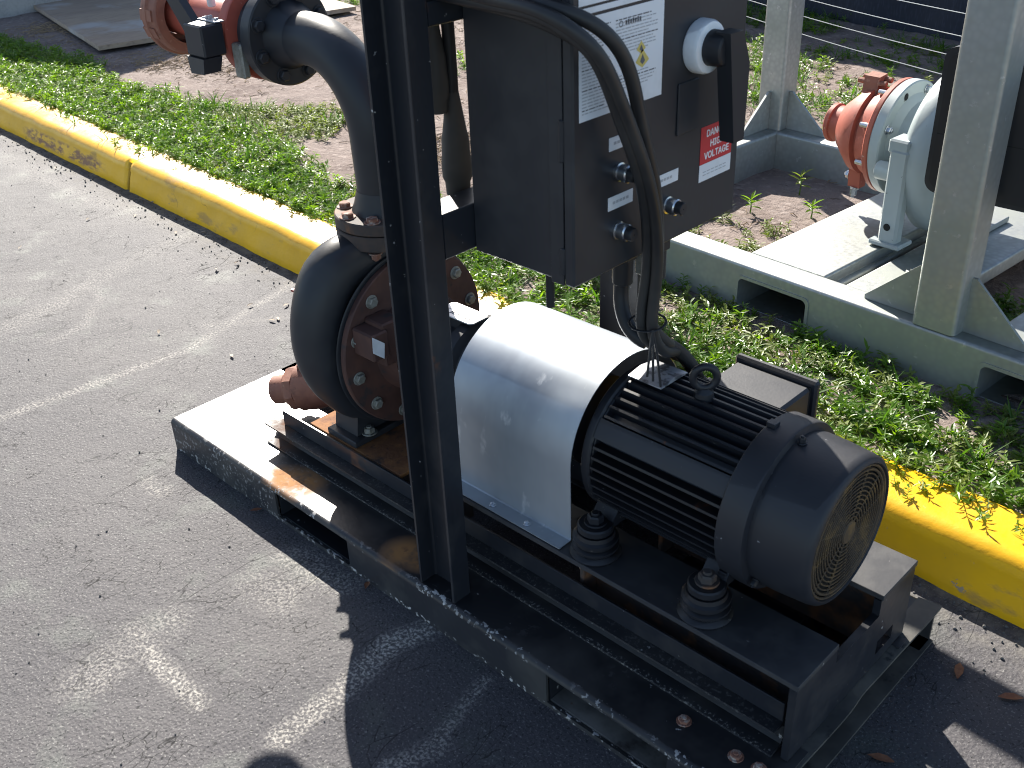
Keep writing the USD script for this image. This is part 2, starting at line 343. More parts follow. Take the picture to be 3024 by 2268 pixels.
mat('leaf', (.1, .2, .02), .34, spec=.7, island=('geometry', 'random_per_island', [(0, (.1, .2, .018)), (.45, (.2, .33, .03)), (.8, (.28, .38, .045)), (1, (.36, .38, .09))]), leaf=((2.1, 1.9, .6), .5))
mat('leaf_pale', (.16, .18, .06), .5, spec=.6, island=('geometry', 'random_per_island', [(0, (.18, .23, .05)), (.5, (.3, .3, .11)), (1, (.44, .38, .22))]), leaf=((1.4, 1.45, .6), .35))
mat('grass_blade', (.06, .14, .015), .5, island=('geometry', 'random_per_island', [(0, (.06, .14, .015)), (.6, (.105, .21, .025)), (1, (.2, .23, .06))]), leaf=((1.6, 1.7, .6), .4))
mat('dead_leaf', (.34, .27, .2), .75, layers=[dict(src=('noise', 60., 4.), lo=.45, hi=.65, col=(.45, .39, .32))], leaf=((.6, .5, .4), .15))
mat('dead_leaf_brown', (.22, .085, .04), .7, layers=[dict(src=('noise', 60., 4.), lo=.45, hi=.65, col=(.3, .13, .06))], leaf=((.6, .4, .3), .15))
mat('grit', (.3, .28, .25), .9, island=('geometry', 'random_per_island', [(0, (.1, .095, .09)), (.5, (.3, .28, .25)), (1, (.5, .47, .43))]))

# ------------------------------------------------------------------ setting: road, verge, kerb
KD = math.atan2(-.0413, 1); KU = np.array([math.cos(KD), math.sin(KD)]); KV = np.array([-KU[1], KU[0]]); K0 = np.array([-2.182, 1.024])
def kw(s, t): return K0[0] + s * KU[0] + t * KV[0], K0[1] + s * KU[1] + t * KV[1]
def kst(x, y): dx, dy = x - K0[0], y - K0[1]; return dx * KU[0] + dy * KU[1], dx * KV[0] + dy * KV[1]

def seg_mask(X, Y, line, w, soft):
    d = np.full(X.shape, 9.)
    for (ax, ay), (bx, by) in zip(line[:-1], line[1:]):
        dx, dy = bx - ax, by - ay; t = np.clip(((X - ax) * dx + (Y - ay) * dy) / (dx * dx + dy * dy), 0, 1)
        d = np.minimum(d, np.hypot(X - ax - t * dx, Y - ay - t * dy))
    return np.clip(1 - (d - w) / soft, 0, 1)

def ground_px(px, py, z=0.0):
    d = RIGHT * (px - 1512) + DOWN * (py - 1134) + FWD * 3100
    p = EYE + d * ((z - EYE[2]) / d[2]); return p[0], p[1]

gs = np.arange(-4.2, 5.6, .0125); gt = np.arange(-2.6, .03, .0125)
def road_z(S, T):
    p = np.stack([S * 9, T * 9, S * 0], -1); q = np.stack([S * 60, T * 60, S * 0], -1)
    return .003 * (meshkit.fbm(p, 3) - .5) + .0016 * (meshkit.fbm(q, 2, 5) - .5)
rv, rf = grid(gs, gt, road_z)
S_, T_ = rv[:, 0].copy(), rv[:, 1].copy(); rv[:, 0], rv[:, 1] = kw(S_, T_)
STREAKS = [([(0, 1235), (330, 1115), (560, 1030), (760, 900), (880, 830)], .006, .03, .55), ([(385, 1860), (470, 1960), (590, 2075)], .008, .025, .8), ([(250, 2010), (380, 1900), (480, 1850)], .03, .06, .45),
           ([(830, 2175), (1000, 2050), (1150, 1900), (1260, 1860)], .014, .03, .95), ([(1290, 2190), (1380, 2070), (1430, 2010)], .006, .02, .7), ([(150, 1010), (250, 960), (290, 880), (270, 800)], .005, .03, .35),
           ([(30, 960), (190, 890), (360, 780), (560, 690)], .02, .08, .3), ([(860, 1640), (960, 1700), (1010, 1720)], .02, .05, .55), ([(760, 1730), (840, 1760)], .03, .06, .4),
           ([(440, 1420), (480, 1450)], .012, .03, .5), ([(0, 460), (250, 580), (620, 690)], .02, .1, .3), ([(620, 960), (820, 940)], .01, .04, .3), ([(1150, 2268), (1300, 2200)], .01, .03, .6)]
scuff = np.zeros(len(rv))
for line, w, soft, a in STREAKS:
    scuff = np.maximum(scuff, a * seg_mask(rv[:, 0], rv[:, 1], [ground_px(*p) for p in line], w, soft))
scuff *= .35 + 1.0 * meshkit.fbm(np.stack([rv[:, 0] * 16, rv[:, 1] * 16, rv[:, 0] * 0], -1), 3, 9)
gutter = np.clip(1 + (T_ + .02) / .16, 0, 1) * .8
solo('road', (rv, rf), 'asphalt', kind='structure', smooth=True, attrs={'scuff': scuff, 'gutter': gutter})
far = np.array([(*kw(s, t), -.012) for s, t in ((-120, -120), (120, -120), (120, .02), (-120, .02))])
solo('far_road', (far, np.array([[0, 1, 2, 3]])), 'asphalt_far', kind='structure', smooth=False)

vs_, vt_ = np.arange(-9, 7.5, .045), np.arange(.16, 8, .045)
def verge_z(S, T):
    p = np.stack([S * 2.2, T * 2.2, S * 0], -1); q = np.stack([S * 14, T * 14, S * 0], -1)
    return .122 + .03 * (meshkit.fbm(p, 3, 3) - .5) * np.clip((T - .2) / .3, 0, 1) + .016 * (meshkit.fbm(q, 3, 4) - .5) * np.clip((T - .17) / .1, 0, 1)
vv, vf = grid(vs_, vt_, verge_z); SV, TV = vv[:, 0].copy(), vv[:, 1].copy(); vv[:, 0], vv[:, 1] = kw(SV, TV)
solo('verge_soil', (vv, vf), 'soil', kind='structure', smooth=True)
far = np.array([(*kw(s, t), .085) for s, t in ((-120, .12), (120, .12), (120, 140), (-120, 140))])
solo('far_ground', (far, np.array([[0, 1, 2, 3]])), 'soil', kind='structure', smooth=False)
def vz(x, y):
    s, t = kst(np.asarray(x, float), np.asarray(y, float)); return verge_z(s, t)

kerb = thing('kerb', None, None, kind='structure')
prof = [(-.0, -.05), (0, 0.0), (.006, .03), (.014, .06), (.022, .085)]
for a in np.linspace(0, 1, 9)[1:]:
    th = a * PI / 2; prof.append((.022 + .055 * (1 - math.cos(th)), .085 + .053 * math.sin(th)))
prof += [(.1, .1405), (.13, .142), (.16, .142), (.185, .141), (.198, .138), (.205, .12), (.206, -.05)]
prof = np.array(prof)
CHIPS = [((0, 312), .03), ((55, 322), .014), ((18, 290), .02), ((573, 556), .02), ((955, 745), .018), ((2705, 1533), .02), ((2745, 1540), .018), ((250, 490), .012), ((300, 470), .01)]
chipw = []
for (px, py), r in CHIPS:
    x, y = ground_px(px, py, .1); chipw.append((x, y, r))
for k in range(6):
    s0, s1 = -9.15 + 3.05 * k + .004, -9.15 + 3.05 * (k + 1) - .004
    n = int((s1 - s0) / .02); ss = np.linspace(s0, s1, n)
    S, I = np.meshgrid(ss, np.arange(len(prof)), indexing='ij')
    T, Z = prof[I, 0].copy(), prof[I, 1].copy()
    nz = meshkit.fbm(np.stack([S * 7, T * 9, Z * 9], -1), 4, 21) - .5; big = meshkit.fbm(np.stack([S * 1.3, T * 0, Z * 0], -1), 2, 8) - .5
    T = T + .012 * nz + .016 * big; Z = Z + .007 * nz * (Z > .02)
    end = np.minimum(S - s0, s1 - S); rd = np.clip(1 - end / .012, 0, 1) ** 2 * .012
    T = T + rd * (T < .1); Z = Z - rd * (Z > .1) * .7
    v = np.stack([*kw(S, T), Z], -1).reshape(-1, 3); m = len(prof)
    i, j = np.meshgrid(np.arange(n - 1), np.arange(m - 1), indexing='ij')
    q = np.stack([i * m + j, (i + 1) * m + j, (i + 1) * m + j + 1, i * m + j + 1], -1).reshape(-1, 4)
    f = np.vstack([q[:, [0, 1, 2]], q[:, [0, 2, 3]]])
    c0 = len(v); ends = []
    for e in (0, n - 1):
        ring = np.arange(m) + e * m; cen = v[ring].mean(0); v = np.vstack([v, cen]); idx = len(v) - 1
        for a in range(m - 1): ends.append((idx, ring[a], ring[a + 1]) if e else (idx, ring[a + 1], ring[a]))
    f = np.vstack([f, ends])
    chip = np.zeros(len(v)); wob = meshkit.fbm(v * 30, 2, 3)
    for x, y, r in chipw:
        chip = np.maximum(chip, np.clip(1.5 - np.hypot(np.hypot(v[:, 0] - x, v[:, 1] - y), (v[:, 2] - .1) * .6) / (r * (.7 + .6 * wob)), 0, 1))
    s_, t_ = kst(v[:, 0], v[:, 1])
    scr = np.zeros(len(v))
    for a, b, c, d in ((-1.35, -.15, .02, .085), (1.35, 2.1, .01, .03), (.35, .7, .005, .025)):
        scr = np.maximum(scr, np.clip(np.minimum(s_ - a, b - s_) / .25, 0, 1) * np.clip(np.minimum(v[:, 2] - c, d - v[:, 2]) / .02 + .3, 0, 1))
    p = numbered(kerb + '/kerb_section')
    me = usdkit.mesh(stage, p, (v, f), MATS['yellow_kerb'], smooth=True)
    for nm, a in (('chip', chip), ('scrape', scr)):
        UsdGeom.PrimvarsAPI(me).CreatePrimvar(nm, Sdf.ValueTypeNames.FloatArray, 'vertex').Set(Vt.FloatArray.FromNumpy(a.astype(np.float32)))
BASE[kerb] = np.zeros(3)


# ------------------------------------------------------------------ black skid frame
def part_attr(parent, name, mesh, mat, attrs, smooth=False, label=None, size=None):
    v, f = tri(mesh)
    if size: v, f = trimesh.remesh.subdivide_to_size(v, f, size, max_iter=14)
    p = numbered(f'{parent}/{name}')
    m = usdkit.mesh(stage, p, (v - base_of(parent), f), MATS[mat], smooth=smooth)
    for k, fn in attrs.items():
        a = fn(v) if callable(fn) else np.zeros(len(v))
        UsdGeom.PrimvarsAPI(m).CreatePrimvar(k, Sdf.ValueTypeNames.FloatArray, 'vertex').Set(Vt.FloatArray.FromNumpy(np.asarray(a, np.float32)))
    if label: m.GetPrim().SetCustomDataByKey('label', label)
    return p

W = .69; CY = W / 2
def mir(mesh):
    v, f = tri(mesh); v = v.copy(); v[:, 1] = W - v[:, 1]; return v, f[:, ::-1]

def rail_poly(flange, t=.006, h=.1, r=.014):
    pts = [(0, 0)] + [(0, h - r)]
    pts += [(r - r * math.cos(a), h - r + r * math.sin(a)) for a in np.linspace(0, PI / 2, 9)[1:]]
    pts += [(flange, h), (flange, h - t), (r + .002, h - t), (t, h - r - .002), (t, t), (.05, t), (.05, 0)]
    return sg.Polygon(pts)

skid = thing('skid_frame', 'chipped black steel skid frame on the asphalt, carrying the black pump and motor', 'skid', (0.96, .345, 0))
POCK = [(.505, .802), (1.442, 1.742)]
def near_rail():
    a = man(prism(rail_poly(.312), 'x', 0, .64)) + man(prism(rail_poly(.17), 'x', .64, 1.93))
    for x0, x1 in POCK:
        a = a - man(box(x0, x1, -.05, .02, .012, .088, .0005))
    return a
def blob(pts):
    def fn(v):
        o = np.zeros(len(v))
        for (x, y, r) in pts: o = np.maximum(o, 1 - np.hypot(v[:, 0] - x, v[:, 1] - y) / r)
        return np.clip(o, 0, 1) * (v[:, 2] > .0905)
    return fn
def chipf(v):
    face = (v[:, 1] < .012) & (v[:, 0] < .5)
    wob = meshkit.fbm(v * 9, 3, 12)
    o = np.where(face, .2 + .55 * wob, 0.0)
    edge = (v[:, 1] < .016) & (v[:, 2] > .085)
    o = np.maximum(o, np.where(edge, .05 + .75 * wob, 0)); o = np.maximum(o, np.where(edge & (v[:, 0] > .5) & (v[:, 0] < .7), .4 + .8 * wob, 0))
    o = np.maximum(o, np.where((v[:, 2] < .013) & (v[:, 1] < .03), .3 + .5 * wob, 0)); return np.maximum(o, np.where(v[:, 0] < .6, .33, .1 + .32 * wob * (wob > .55)) * (v[:, 2] > .09))
nr = tri(near_rail())
part_attr(skid, 'side_rail', nr, 'deck_paint', {'rust': blob([(.5, .045, .10), (.54, .06, .11), (.46, .05, .06), (.95, .055, .09), (1.0, .065, .07)]), 'chip': chipf}, size=.02)
part_attr(skid, 'side_rail', mir(nr), 'deck_paint', {'rust': None, 'chip': chipf})
er = prism(sg.Polygon([(0, 0), (0, .1), (.055, .1), (.055, .094), (.006, .094), (.006, 0)]), 'y', .314, W - .172)
part(skid, 'end_rail', er, 'black_paint')
# motor-end rail: channel open outwards, dented upper flange
ys = np.linspace(.002, W - .002, 60); dent = .012 * np.exp(-((ys - .38) / .05) ** 2) + .006 * np.sin(ys * 17)
t = .006; loops = []
for y, d in zip(ys, dent):
    pf = [(1.89, 0), (1.938, 0), (1.938, t), (1.896, t), (1.896, .1 - t), (1.938 - d * .6, .1 - t - d), (1.938 - d * .6, .1 - d), (1.89, .1)]
    loops.append([(x, y, z) for x, z in pf])
L = np.array(loops); v = L.reshape(-1, 3); k = 8
i, j = np.meshgrid(np.arange(len(ys) - 1), np.arange(k), indexing='ij'); j2 = (j + 1) % k
q = np.stack([i * k + j, i * k + j2, (i + 1) * k + j2, (i + 1) * k + j], -1).reshape(-1, 4)[:, ::-1]
part(skid, 'end_rail', (v, np.vstack([q[:, [0, 1, 2]], q[:, [0, 2, 3]]])), 'end_steel', label='dirty dented end rail, open on its outer side')
for x0, x1 in POCK:
    part(skid, 'fork_sleeve', box(x0, x1, .012, W - .012, .003, .011, .0005), 'dusty_steel' if x0 > 1 else 'black_paint')
    part(skid, 'fork_sleeve', box(x0, x1, .012, W - .012, .089, .0925, .0005), 'black_paint')
    part(skid, 'fork_sleeve', box(x0 - .004, x0, .012, W - .012, .003, .0925, .0005), 'black_paint')
    part(skid, 'fork_sleeve', box(x1, x1 + .004, .012, W - .012, .003, .0925, .0005), 'black_paint')
# low channels on the deck, flanges outwards, with an upstand plate
z0, z1 = .1005, .165
cp = sg.Polygon([(.114, z0), (.114, z0 + .005), (.145, z0 + .009), (.151, z0 + .016), (.151, z1 - .016), (.145, z1 - .009), (.114, z1 - .005), (.114, z1), (.158, z1), (.158, z0)])
ch = prism(cp, 'x', .316, 1.886)
def dirt(v):
    return np.clip(1 - np.abs(v[:, 1] - .118) / .012, 0, 1) * (v[:, 2] < .12) + .35 * (v[:, 2] > .16)
def chrust(v):
    return np.clip(1 - np.abs(v[:, 0] - .36) / .1, 0, 1) * (v[:, 1] < .16) * (v[:, 2] > .1)
part_attr(skid, 'channel_beam', ch, 'web_paint', {'dirt': dirt, 'rust': chrust}, size=.03)
part_attr(skid, 'channel_beam', mir(ch), 'web_paint', {'dirt': None, 'rust': None})
lip = box(.366, 1.885, .1445, .151, z1 + .0005, .209, .001)
part(skid, 'upstand_plate', lip, 'black_paint'); part(skid, 'upstand_plate', mir(lip), 'black_paint')
st = box(.955, 1.916, .123, .262, .277, .289, .001)
part(skid, 'mounting_strip', st, 'strip_paint'); part(skid, 'mounting_strip', mir(st), 'strip_paint')
for x in (.97, 1.395):
    s_ = box(x - .006, x + .006, .165, .255, .102, .2765); part(skid, 'strip_leg', s_, 'rusty_iron'); part(skid, 'strip_leg', mir(s_), 'rusty_iron')
wb = man(box(1.4015, 1.898, .205, .211, .1015, .2765, .0005)) - man(box(1.60, 1.66, .15, .25, .19, .262, .0005))
part(skid, 'web_plate', wb, 'rusty_iron'); part(skid, 'web_plate', mir(wb), 'rusty_iron')
ep = man(box(1.899, 1.914, .124, W - .124, .1015, .2765, .001)) - man(box(1.85, 1.95, .44, .505, .13, .165, .0005)) - man(box(1.85, 1.95, .264, W - .264, .24, .4, .0005))
part(skid, 'end_plate', ep, 'black_paint')
part(skid, 'cross_member', box(.925, .95, .16, W - .16, .1015, .15), 'black_paint')
part(skid, 'base_plate', box(.47, .83, .1585, W - .1585, .196, .2065, .001), 'rusty_plate', label='rust-covered steel plate under the pump casing')
for x in (.49, .81): part(skid, 'plate_leg', box(x - .01, x + .01, .165, W - .165, .1015, .1955), 'rusty_iron')
for x, y in ((1.722, .098), (1.839, .094), (1.885, .098)):
    part(skid, 'rusty_bolt', hexbolt((x, y - .02, .1005), (0, 0, 1), .011, .009), 'rusty_bolt')
# upright posts: C channels
def post_poly(x0, x1, y0, y1, t=.0065):
    o = sg.box(x0, y0, x1, y1); i = sg.box(x0 + t, y0 - .01, x1 - t, y1 - t).buffer(-.006).buffer(.006)
    i = so.unary_union([i, sg.box(x0 + t, y0 - .01, x1 - t, y0 + .01)])
    return o.buffer(-.0015).buffer(.0015).difference(i)
pp = prism(post_poly(1.053, 1.164, .012, .06), 'z', .1005, 1.78)
part(skid, 'upright_post', pp, 'black_paint'); part(skid, 'upright_post', mir(pp), 'black_paint')
def beam(zb, zt, r):
    o = sg.box(1.098, zb, 1.1655, zt)
    return o.buffer(-r).buffer(r).difference(sg.box(1.09, zb + .006, 1.159, zt - .006).buffer(-.001))
part(skid, 'cross_beam', prism(beam(.89, .977, .004), 'y', .0605, W - .0605), 'black_paint')
part(skid, 'cross_beam', prism(beam(1.297, 1.338, .006), 'y', .0605, W - .0605), 'black_paint')

# ------------------------------------------------------------------ black centrifugal pump
PY, PZ = .34, .468
pump = thing('water_pump', 'black cast-iron pump with rust-brown bolted back plate at the left of the skid', 'pump', (.64, PY, .207))
ph = np.radians(np.linspace(52, -225, 90)); u = (ph[0] - ph) / (ph[0] - ph[-1])
rc = .19 + .008 * u + .042 * np.clip((u - .72) / .28, 0, 1) ** 1.4; rt = .05 + .01 * u + .006 * np.clip((u - .72) / .28, 0, 1)
cen = np.stack([np.full_like(ph, .61), PY + rc * np.cos(ph), PZ + rc * np.sin(ph)], 1)
end = cen[-1]; P3 = np.array([.63, .345, .705]); P4 = np.array([.632, .345, .735])
tt = np.linspace(0, 1, 14)[1:, None]; tang = np.array([0, math.sin(-ph[-1]) * -1, 0])
d0 = cen[-1] - cen[-2]; d0 /= np.linalg.norm(d0)
c1 = end + d0 * .09; c2 = P3 - np.array([0, 0, .05])
bez = (1 - tt) ** 3 * end + 3 * (1 - tt) ** 2 * tt * c1 + 3 * (1 - tt) * tt ** 2 * c2 + tt ** 3 * P3
vol = tube(np.vstack([cen, bez, P4]), np.r_[rt, np.linspace(rt[-1], .062, len(bez)), .062], n=24)
cas = lathe([(.525, .001), (.525, .13), (.55, .2), (.66, .2), (.685, .215), (.693, .226), (.697, .222), (.697, .001)], (0, PY, PZ), (1, 0, 0), 72)
part(pump, 'casing', join(vol, cas), 'black_clean', smooth=50)
dp = [(.6975, .001), (.6975, .2165), (.7005, .2185), (.712, .2185), (.7145, .216), (.7145, .15), (.72, .13), (.76, .118), (.775, .115), (.775, .001)]
bp_ = part(pump, 'back_plate', lathe(dp, (0, PY, PZ), (1, 0, 0), 72), 'rusty_disc', label='rust-brown round back plate with a ring of bolts')
for k in range(12):
    a = math.radians(131 + 30 * k)
    part(bp_, 'plate_bolt', hexbolt((.7145, PY + .187 * math.cos(a), PZ + .187 * math.sin(a)), (1, 0, 0), .0125, .012, stud=False), 'bolt_steel')
part(pump, 'bearing_frame', lathe([(.775, .1), (.79, .098), (.90, .1), (.915, .118), (.93, .12), (.945, .12), (.96, .105), (1.3, .1), (1.3, .001)], (0, PY, PZ), (1, 0, 0), 48), 'black_clean')
part(pump, 'frame_web', box(.78, .80, PY - .1, PY + .1, .207, .4), 'rusty_disc')
part(pump, 'foot', join(hull([(x, y, z) for x in (.552, .64) for y, z in ((.18, .207), (.50, .207), (.2, .34), (.48, .34))]), box(.545, .66, .16, .52, .2068, .224)), 'black_clean')
part(pump, 'foot_rib', box(.6405, .655, .30, .315, .2242, .36), 'black_clean')
for y in (.215, .465): part(pump, 'foot_bolt', hexbolt((.636 + .012, y, .224), (0, 0, 1), .015, .016), 'bolt_steel')
# suction cover and red cam levers on the far side
part(pump, 'suction_nozzle', lathe([(.56, .12), (.50, .075), (.42, .07), (.415, .105), (.395, .105), (.395, .06), (.30, .058), (.30, .001)], (0, PY, PZ), (1, 0, 0), 40), 'black_clean')
for y, z in ((.262, .51), (.262, .45)):
    part(pump, 'cam_lever', join(tube([(.36, y + .02, z - .006), (.35, y, z), (.335, y - .012, z + .004)], [.008, .013, .008], 10, flat=.5), tube([(.35, y + .03, z), (.36, y + .05, z)], [.006, .005], 8)), 'red_paint')
# discharge nozzle flange with bolts
lf = part(pump, 'discharge_flange', lathe([(.705, .001), (.705, .065), (.715, .114), (.722, .1155), (.7475, .1155), (.75, .113), (.75, .001)], (.632, .345, 0), (0, 0, 1), 56), 'rusty_iron', label='rust-stained flange on top of the casing')
for k in range(8):
    a = math.radians(22.5 + 45 * k + 12); c, s = math.cos(a), math.sin(a)
    part(lf, 'flange_bolt', hexbolt((.632 + .094 * c, .345 + .094 * s, .708), (0, 0, -1), .0125, .017), 'rusty_bolt')
# maker's plate on the bearing frame
pl = sg.box(-.058, -.029, .058, .029).buffer(-.012).buffer(.012)
pm = trimesh.creation.extrude_polygon(pl, .003, engine='earcut')
PL0 = np.array([.897, .332, .592])
mp = part(pump, 'maker_plate', np.array(pm.vertices) @ np.diag([1, 1, 1]) + PL0 if False else (np.array(pm.vertices) + PL0, np.array(pm.faces)), 'plate_white', label='white maker plate with slanted black lettering')
part(pump, 'plate_boss', box(.85, .945, .312, .352, .56, .5918), 'black_clean')
tv, tf = tri(meshkit.text_mesh('WACSA', .013, .0005, True)); tv = tv.copy(); tv[:, 0] += tv[:, 1] * .35
part(mp, 'lettering', (tv + PL0 + [-.028, -.018, .0031], tf), 'ink')
part(mp, 'logo_line', join(box(PL0[0] - .035, PL0[0] + .035, PL0[1] + .012, PL0[1] + .0135, PL0[2] + .003, PL0[2] + .0036, .0001), box(PL0[0] - .005, PL0[0] + .036, PL0[1] + .006, PL0[1] + .0074, PL0[2] + .003, PL0[2] + .0036, .0001),
     hull([(PL0[0] + a, PL0[1] + b, PL0[2] + c) for a, b in ((-.05, -.006), (-.036, .0), (-.035, -.0015), (-.049, -.0075)) for c in (.003, .0036)])), 'ink')
# white paper tag on the plate
tagp = part(bp_, 'paper_tag', hull([(.79 + k * .0008, y, z) for k in (0, 1) for y, z in ((.152, .568), (.185, .54), (.18, .502), (.15, .528))]), 'brown_tag' if 'brown_tag' in MATS else 'paper_label', label='small pale tag hanging by the back plate')
part(bp_, 'stuffing_box', join(box(.715, .788, .152, .2, .50, .568, .004), box(.715, .78, .19, .25, .47, .58, .004)), 'rusty_disc')

# ------------------------------------------------------------------ discharge pipe: elbow, flanges, red adaptor, brown coupling, lever
DY, DZ = .345, 1.139
pipe = thing('discharge_pipe', 'black elbow pipe rising from the pump, ending left in a red adaptor and brown ring', 'pipe', (.632, DY, .75))
th = np.linspace(0, PI / 2, 22); R = .2
el = [(.632, DY, .76), (.632, DY, .85)] + [(.632 - R + R * math.cos(a), DY, DZ - R + R * math.sin(a)) for a in th] + [(.39, DY, DZ), (.35, DY, DZ)]
rad = np.r_[.057, .057, np.full(22, .0595), .0595, .0595]
part(pipe, 'elbow', join(tube(el, rad, 32), lathe([(.78, .074), (.80, .066), (.83, .058)], (.632, DY, 0), (0, 0, 1), 32), lathe([(.352, .078), (.375, .068), (.4, .0595)], (0, DY, DZ), (1, 0, 0), 32)), 'black_clean', smooth=60)
lfl = part(pipe, 'lower_flange', lathe([(.7525, .001), (.7525, .113), (.755, .1155), (.777, .1155), (.78, .113), (.78, .001)], (.632, DY, 0), (0, 0, 1), 56), 'rusty_iron', label='rust-streaked lower flange bolted to the pump')
for k in range(8):
    a = math.radians(22.5 + 45 * k + 12); c, s = math.cos(a), math.sin(a)
    part(lfl, 'flange_bolt', hexbolt((.632 + .094 * c, DY + .094 * s, .78), (0, 0, 1), .0145, .012, stud=False), 'rusty_bolt')
ufl = part(pipe, 'upper_flange', lathe([(.352, .001), (.352, .112), (.349, .1155), (.318, .1155), (.315, .112), (.315, .001)], (0, DY, DZ), (1, 0, 0), 64), 'black_clean')
for k in range(8):
    a = math.radians(22.5 + 45 * k); c, s = math.cos(a), math.sin(a)
    part(ufl, 'flange_bolt', hexbolt((.352, DY + .093 * c, DZ + .093 * s), (1, 0, 0), .0135, .012, stud=False), 'black_clean')
part(pipe, 'valve_body', lathe([(.3148, .001), (.3148, .092), (.27, .092), (.262, .08), (.256, .08), (.256, .001)], (0, DY, DZ), (1, 0, 0), 48), 'black_clean')
rad_ = part(pipe, 'red_adaptor', lathe([(.2558, .001), (.2558, .113), (.252, .1155), (.228, .1155), (.224, .112), (.224, .07), (.20, .064), (.16, .055), (-.16, .055), (-.16, .001)], (0, DY, DZ), (1, 0, 0), 56), 'red_paint')
for k in range(8):
    a = math.radians(22.5 + 45 * k); part(rad_, 'flange_bolt', hexbolt((.224, DY + .093 * math.cos(a), DZ + .093 * math.sin(a)), (-1, 0, 0), .012, .016), 'bolt_steel')
part(pipe, 'neck_tag', box(.262, .30, .236, .256, 1.05, 1.13, .004), 'bolt_steel')
part(pipe, 'pale_stem', cyl((.10, .30, 1.185), (.115, .285, 1.33), .010), 'white_plastic')
cr = part(pipe, 'coupling_ring', lathe([(-.09, .074), (-.09, .097), (-.096, .101), (-.125, .101), (-.13, .106), (-.145, .106), (-.15, .098), (-.17, .096), (-.17, .056), (-.155, .056), (-.155, .072), (-.115, .074), (-.09, .074)], (0, DY, DZ), (1, 0, 0), 64), 'brown_fitting', label='rusty brown grooved coupling ring')
for a in (115, 175, 200, 330):
    a = math.radians(a); c, s = math.cos(a), math.sin(a); big = abs(a - math.radians(115)) < .02
    part(cr, 'lug', hull([(x, DY + r * c - w * s, DZ + r * s + w * c) for x in (-.16, -.105) for r in (.085, .122 if big else .104) for w in ((-.03, .03) if big else (-.014, .014))]), 'brown_fitting')
lv = part(pipe, 'valve_lever', hull([(x, y, z) for x, y, z in ((-.015, .18, 1.36), (.02, .18, 1.365), (-.015, .2, 1.36), (.02, .2, 1.365), (.17, .19, 1.12), (.205, .19, 1.16), (.17, .21, 1.12), (.205, .21, 1.16))]), 'cover_paint')
part(lv, 'grip_block', join(box(.185, .262, .165, .225, 1.105, 1.178, .004), hull([(x, y, z) for x, y, z in ((.19, .16, 1.105), (.262, .16, 1.105), (.205, .155, 1.068), (.262, .155, 1.072), (.19, .21, 1.105), (.262, .21, 1.105), (.205, .2, 1.068), (.262, .2, 1.072))])), 'cover_paint')
part(lv, 'notch_plate', join(*[box(.19 + .013 * k, .197 + .013 * k, .215, .225, 1.178, 1.184 + .003 * (k % 3), .001) for k in range(5)], box(.185, .262, .205, .23, 1.1785, 1.1815, .0008)), 'plate_silver')

# rusty hose coupling lying in the skid
cpl = thing('hose_coupling', 'small rust-brown hose coupling low on the skid, left of the black pump', 'coupling', (.30, .27, .16))
ax = np.array([-.72, -.42, -.18]); ax /= np.linalg.norm(ax); cc = np.array([.30, .29, .195])
CS = cc - ax * .07
part(cpl, 'body', lathe([(-.06, .035), (-.06, .06), (-.02, .066), (.03, .066), (.035, .058), (.07, .05), (.07, .036), (0, .034), (0, .001)], cc, ax, 36), 'brown_fitting')
part(cpl, 'collar', lathe([(.036, .05), (.036, .062), (.05, .064), (.062, .06), (.062, .05)], cc, ax, 8), 'brown_fitting')
part(cpl, 'nipple', lathe([(.07, .03), (.07, .04), (.115, .04), (.118, .037), (.118, .03), (.05, .029), (.05, .001)], cc, ax, 30), 'brown_fitting')
part(cpl, 'lug', hull([cc + ax * a + np.array([0, 0, 1]) * r + np.cross(ax, [0, 0, 1]) * w for a in (.0, .03) for r in (.05, .078) for w in (-.018, .018)]), 'brown_fitting')
part(cpl, 'drain_pipe', cyl(cc - ax * .055, cc - ax * .25, .03), 'rusty_iron')

# ------------------------------------------------------------------ electric motor
MY, MZ = .345, .464
mot = thing('electric_motor', 'black finned electric motor with round fan cover at the near right end of the skid', 'motor', (1.6, MY, .29))
part(mot, 'body', lathe([(1.36, .001), (1.36, .05), (1.366, .12), (1.375, .146), (1.388, .15), (1.394, .146), (1.396, .128), (1.70, .128), (1.70, .001)], (0, MY, MZ), (1, 0, 0), 64), 'motor_paint')
part(mot, 'end_bell', lathe([(1.366, .13), (1.37, .152), (1.374, .156), (1.388, .156), (1.392, .152), (1.392, .13)], (0, MY, MZ), (1, 0, 0), 64), 'cover_paint')
for k in range(46):
    a = -90 + 7.82 * k
    if 138 < a % 360 < 155 or 218 < a % 360 < 322: continue
    a = math.radians(a); c, s = math.cos(a), math.sin(a); r0, r1 = .122, .1605; w0, w1 = .0042, .0026
    pts = [(x, MY + r * c - w * s, MZ + r * s + w * c) for (r, w, xa, xb) in ((r0, w0, 1.392, 1.7), (r0, -w0, 1.392, 1.7), (r1, w1, 1.4, 1.7), (r1, -w1, 1.4, 1.7)) for x in (xa, xb)]
    part(mot, 'cooling_fin', hull(pts), 'motor_paint', smooth=False)
a0, a1 = math.radians(139), math.radians(154)
arc = [(MY + .157 * math.cos(a), MZ + .157 * math.sin(a)) for a in np.linspace(a0, a1, 7)]
part(mot, 'flat_pad', prism(sg.Polygon([(MY + .12 * math.cos(a0), MZ + .12 * math.sin(a0))] + arc + [(MY + .12 * math.cos(a1), MZ + .12 * math.sin(a1))]), 'x', 1.393, 1.70), 'cover_paint', smooth=40)
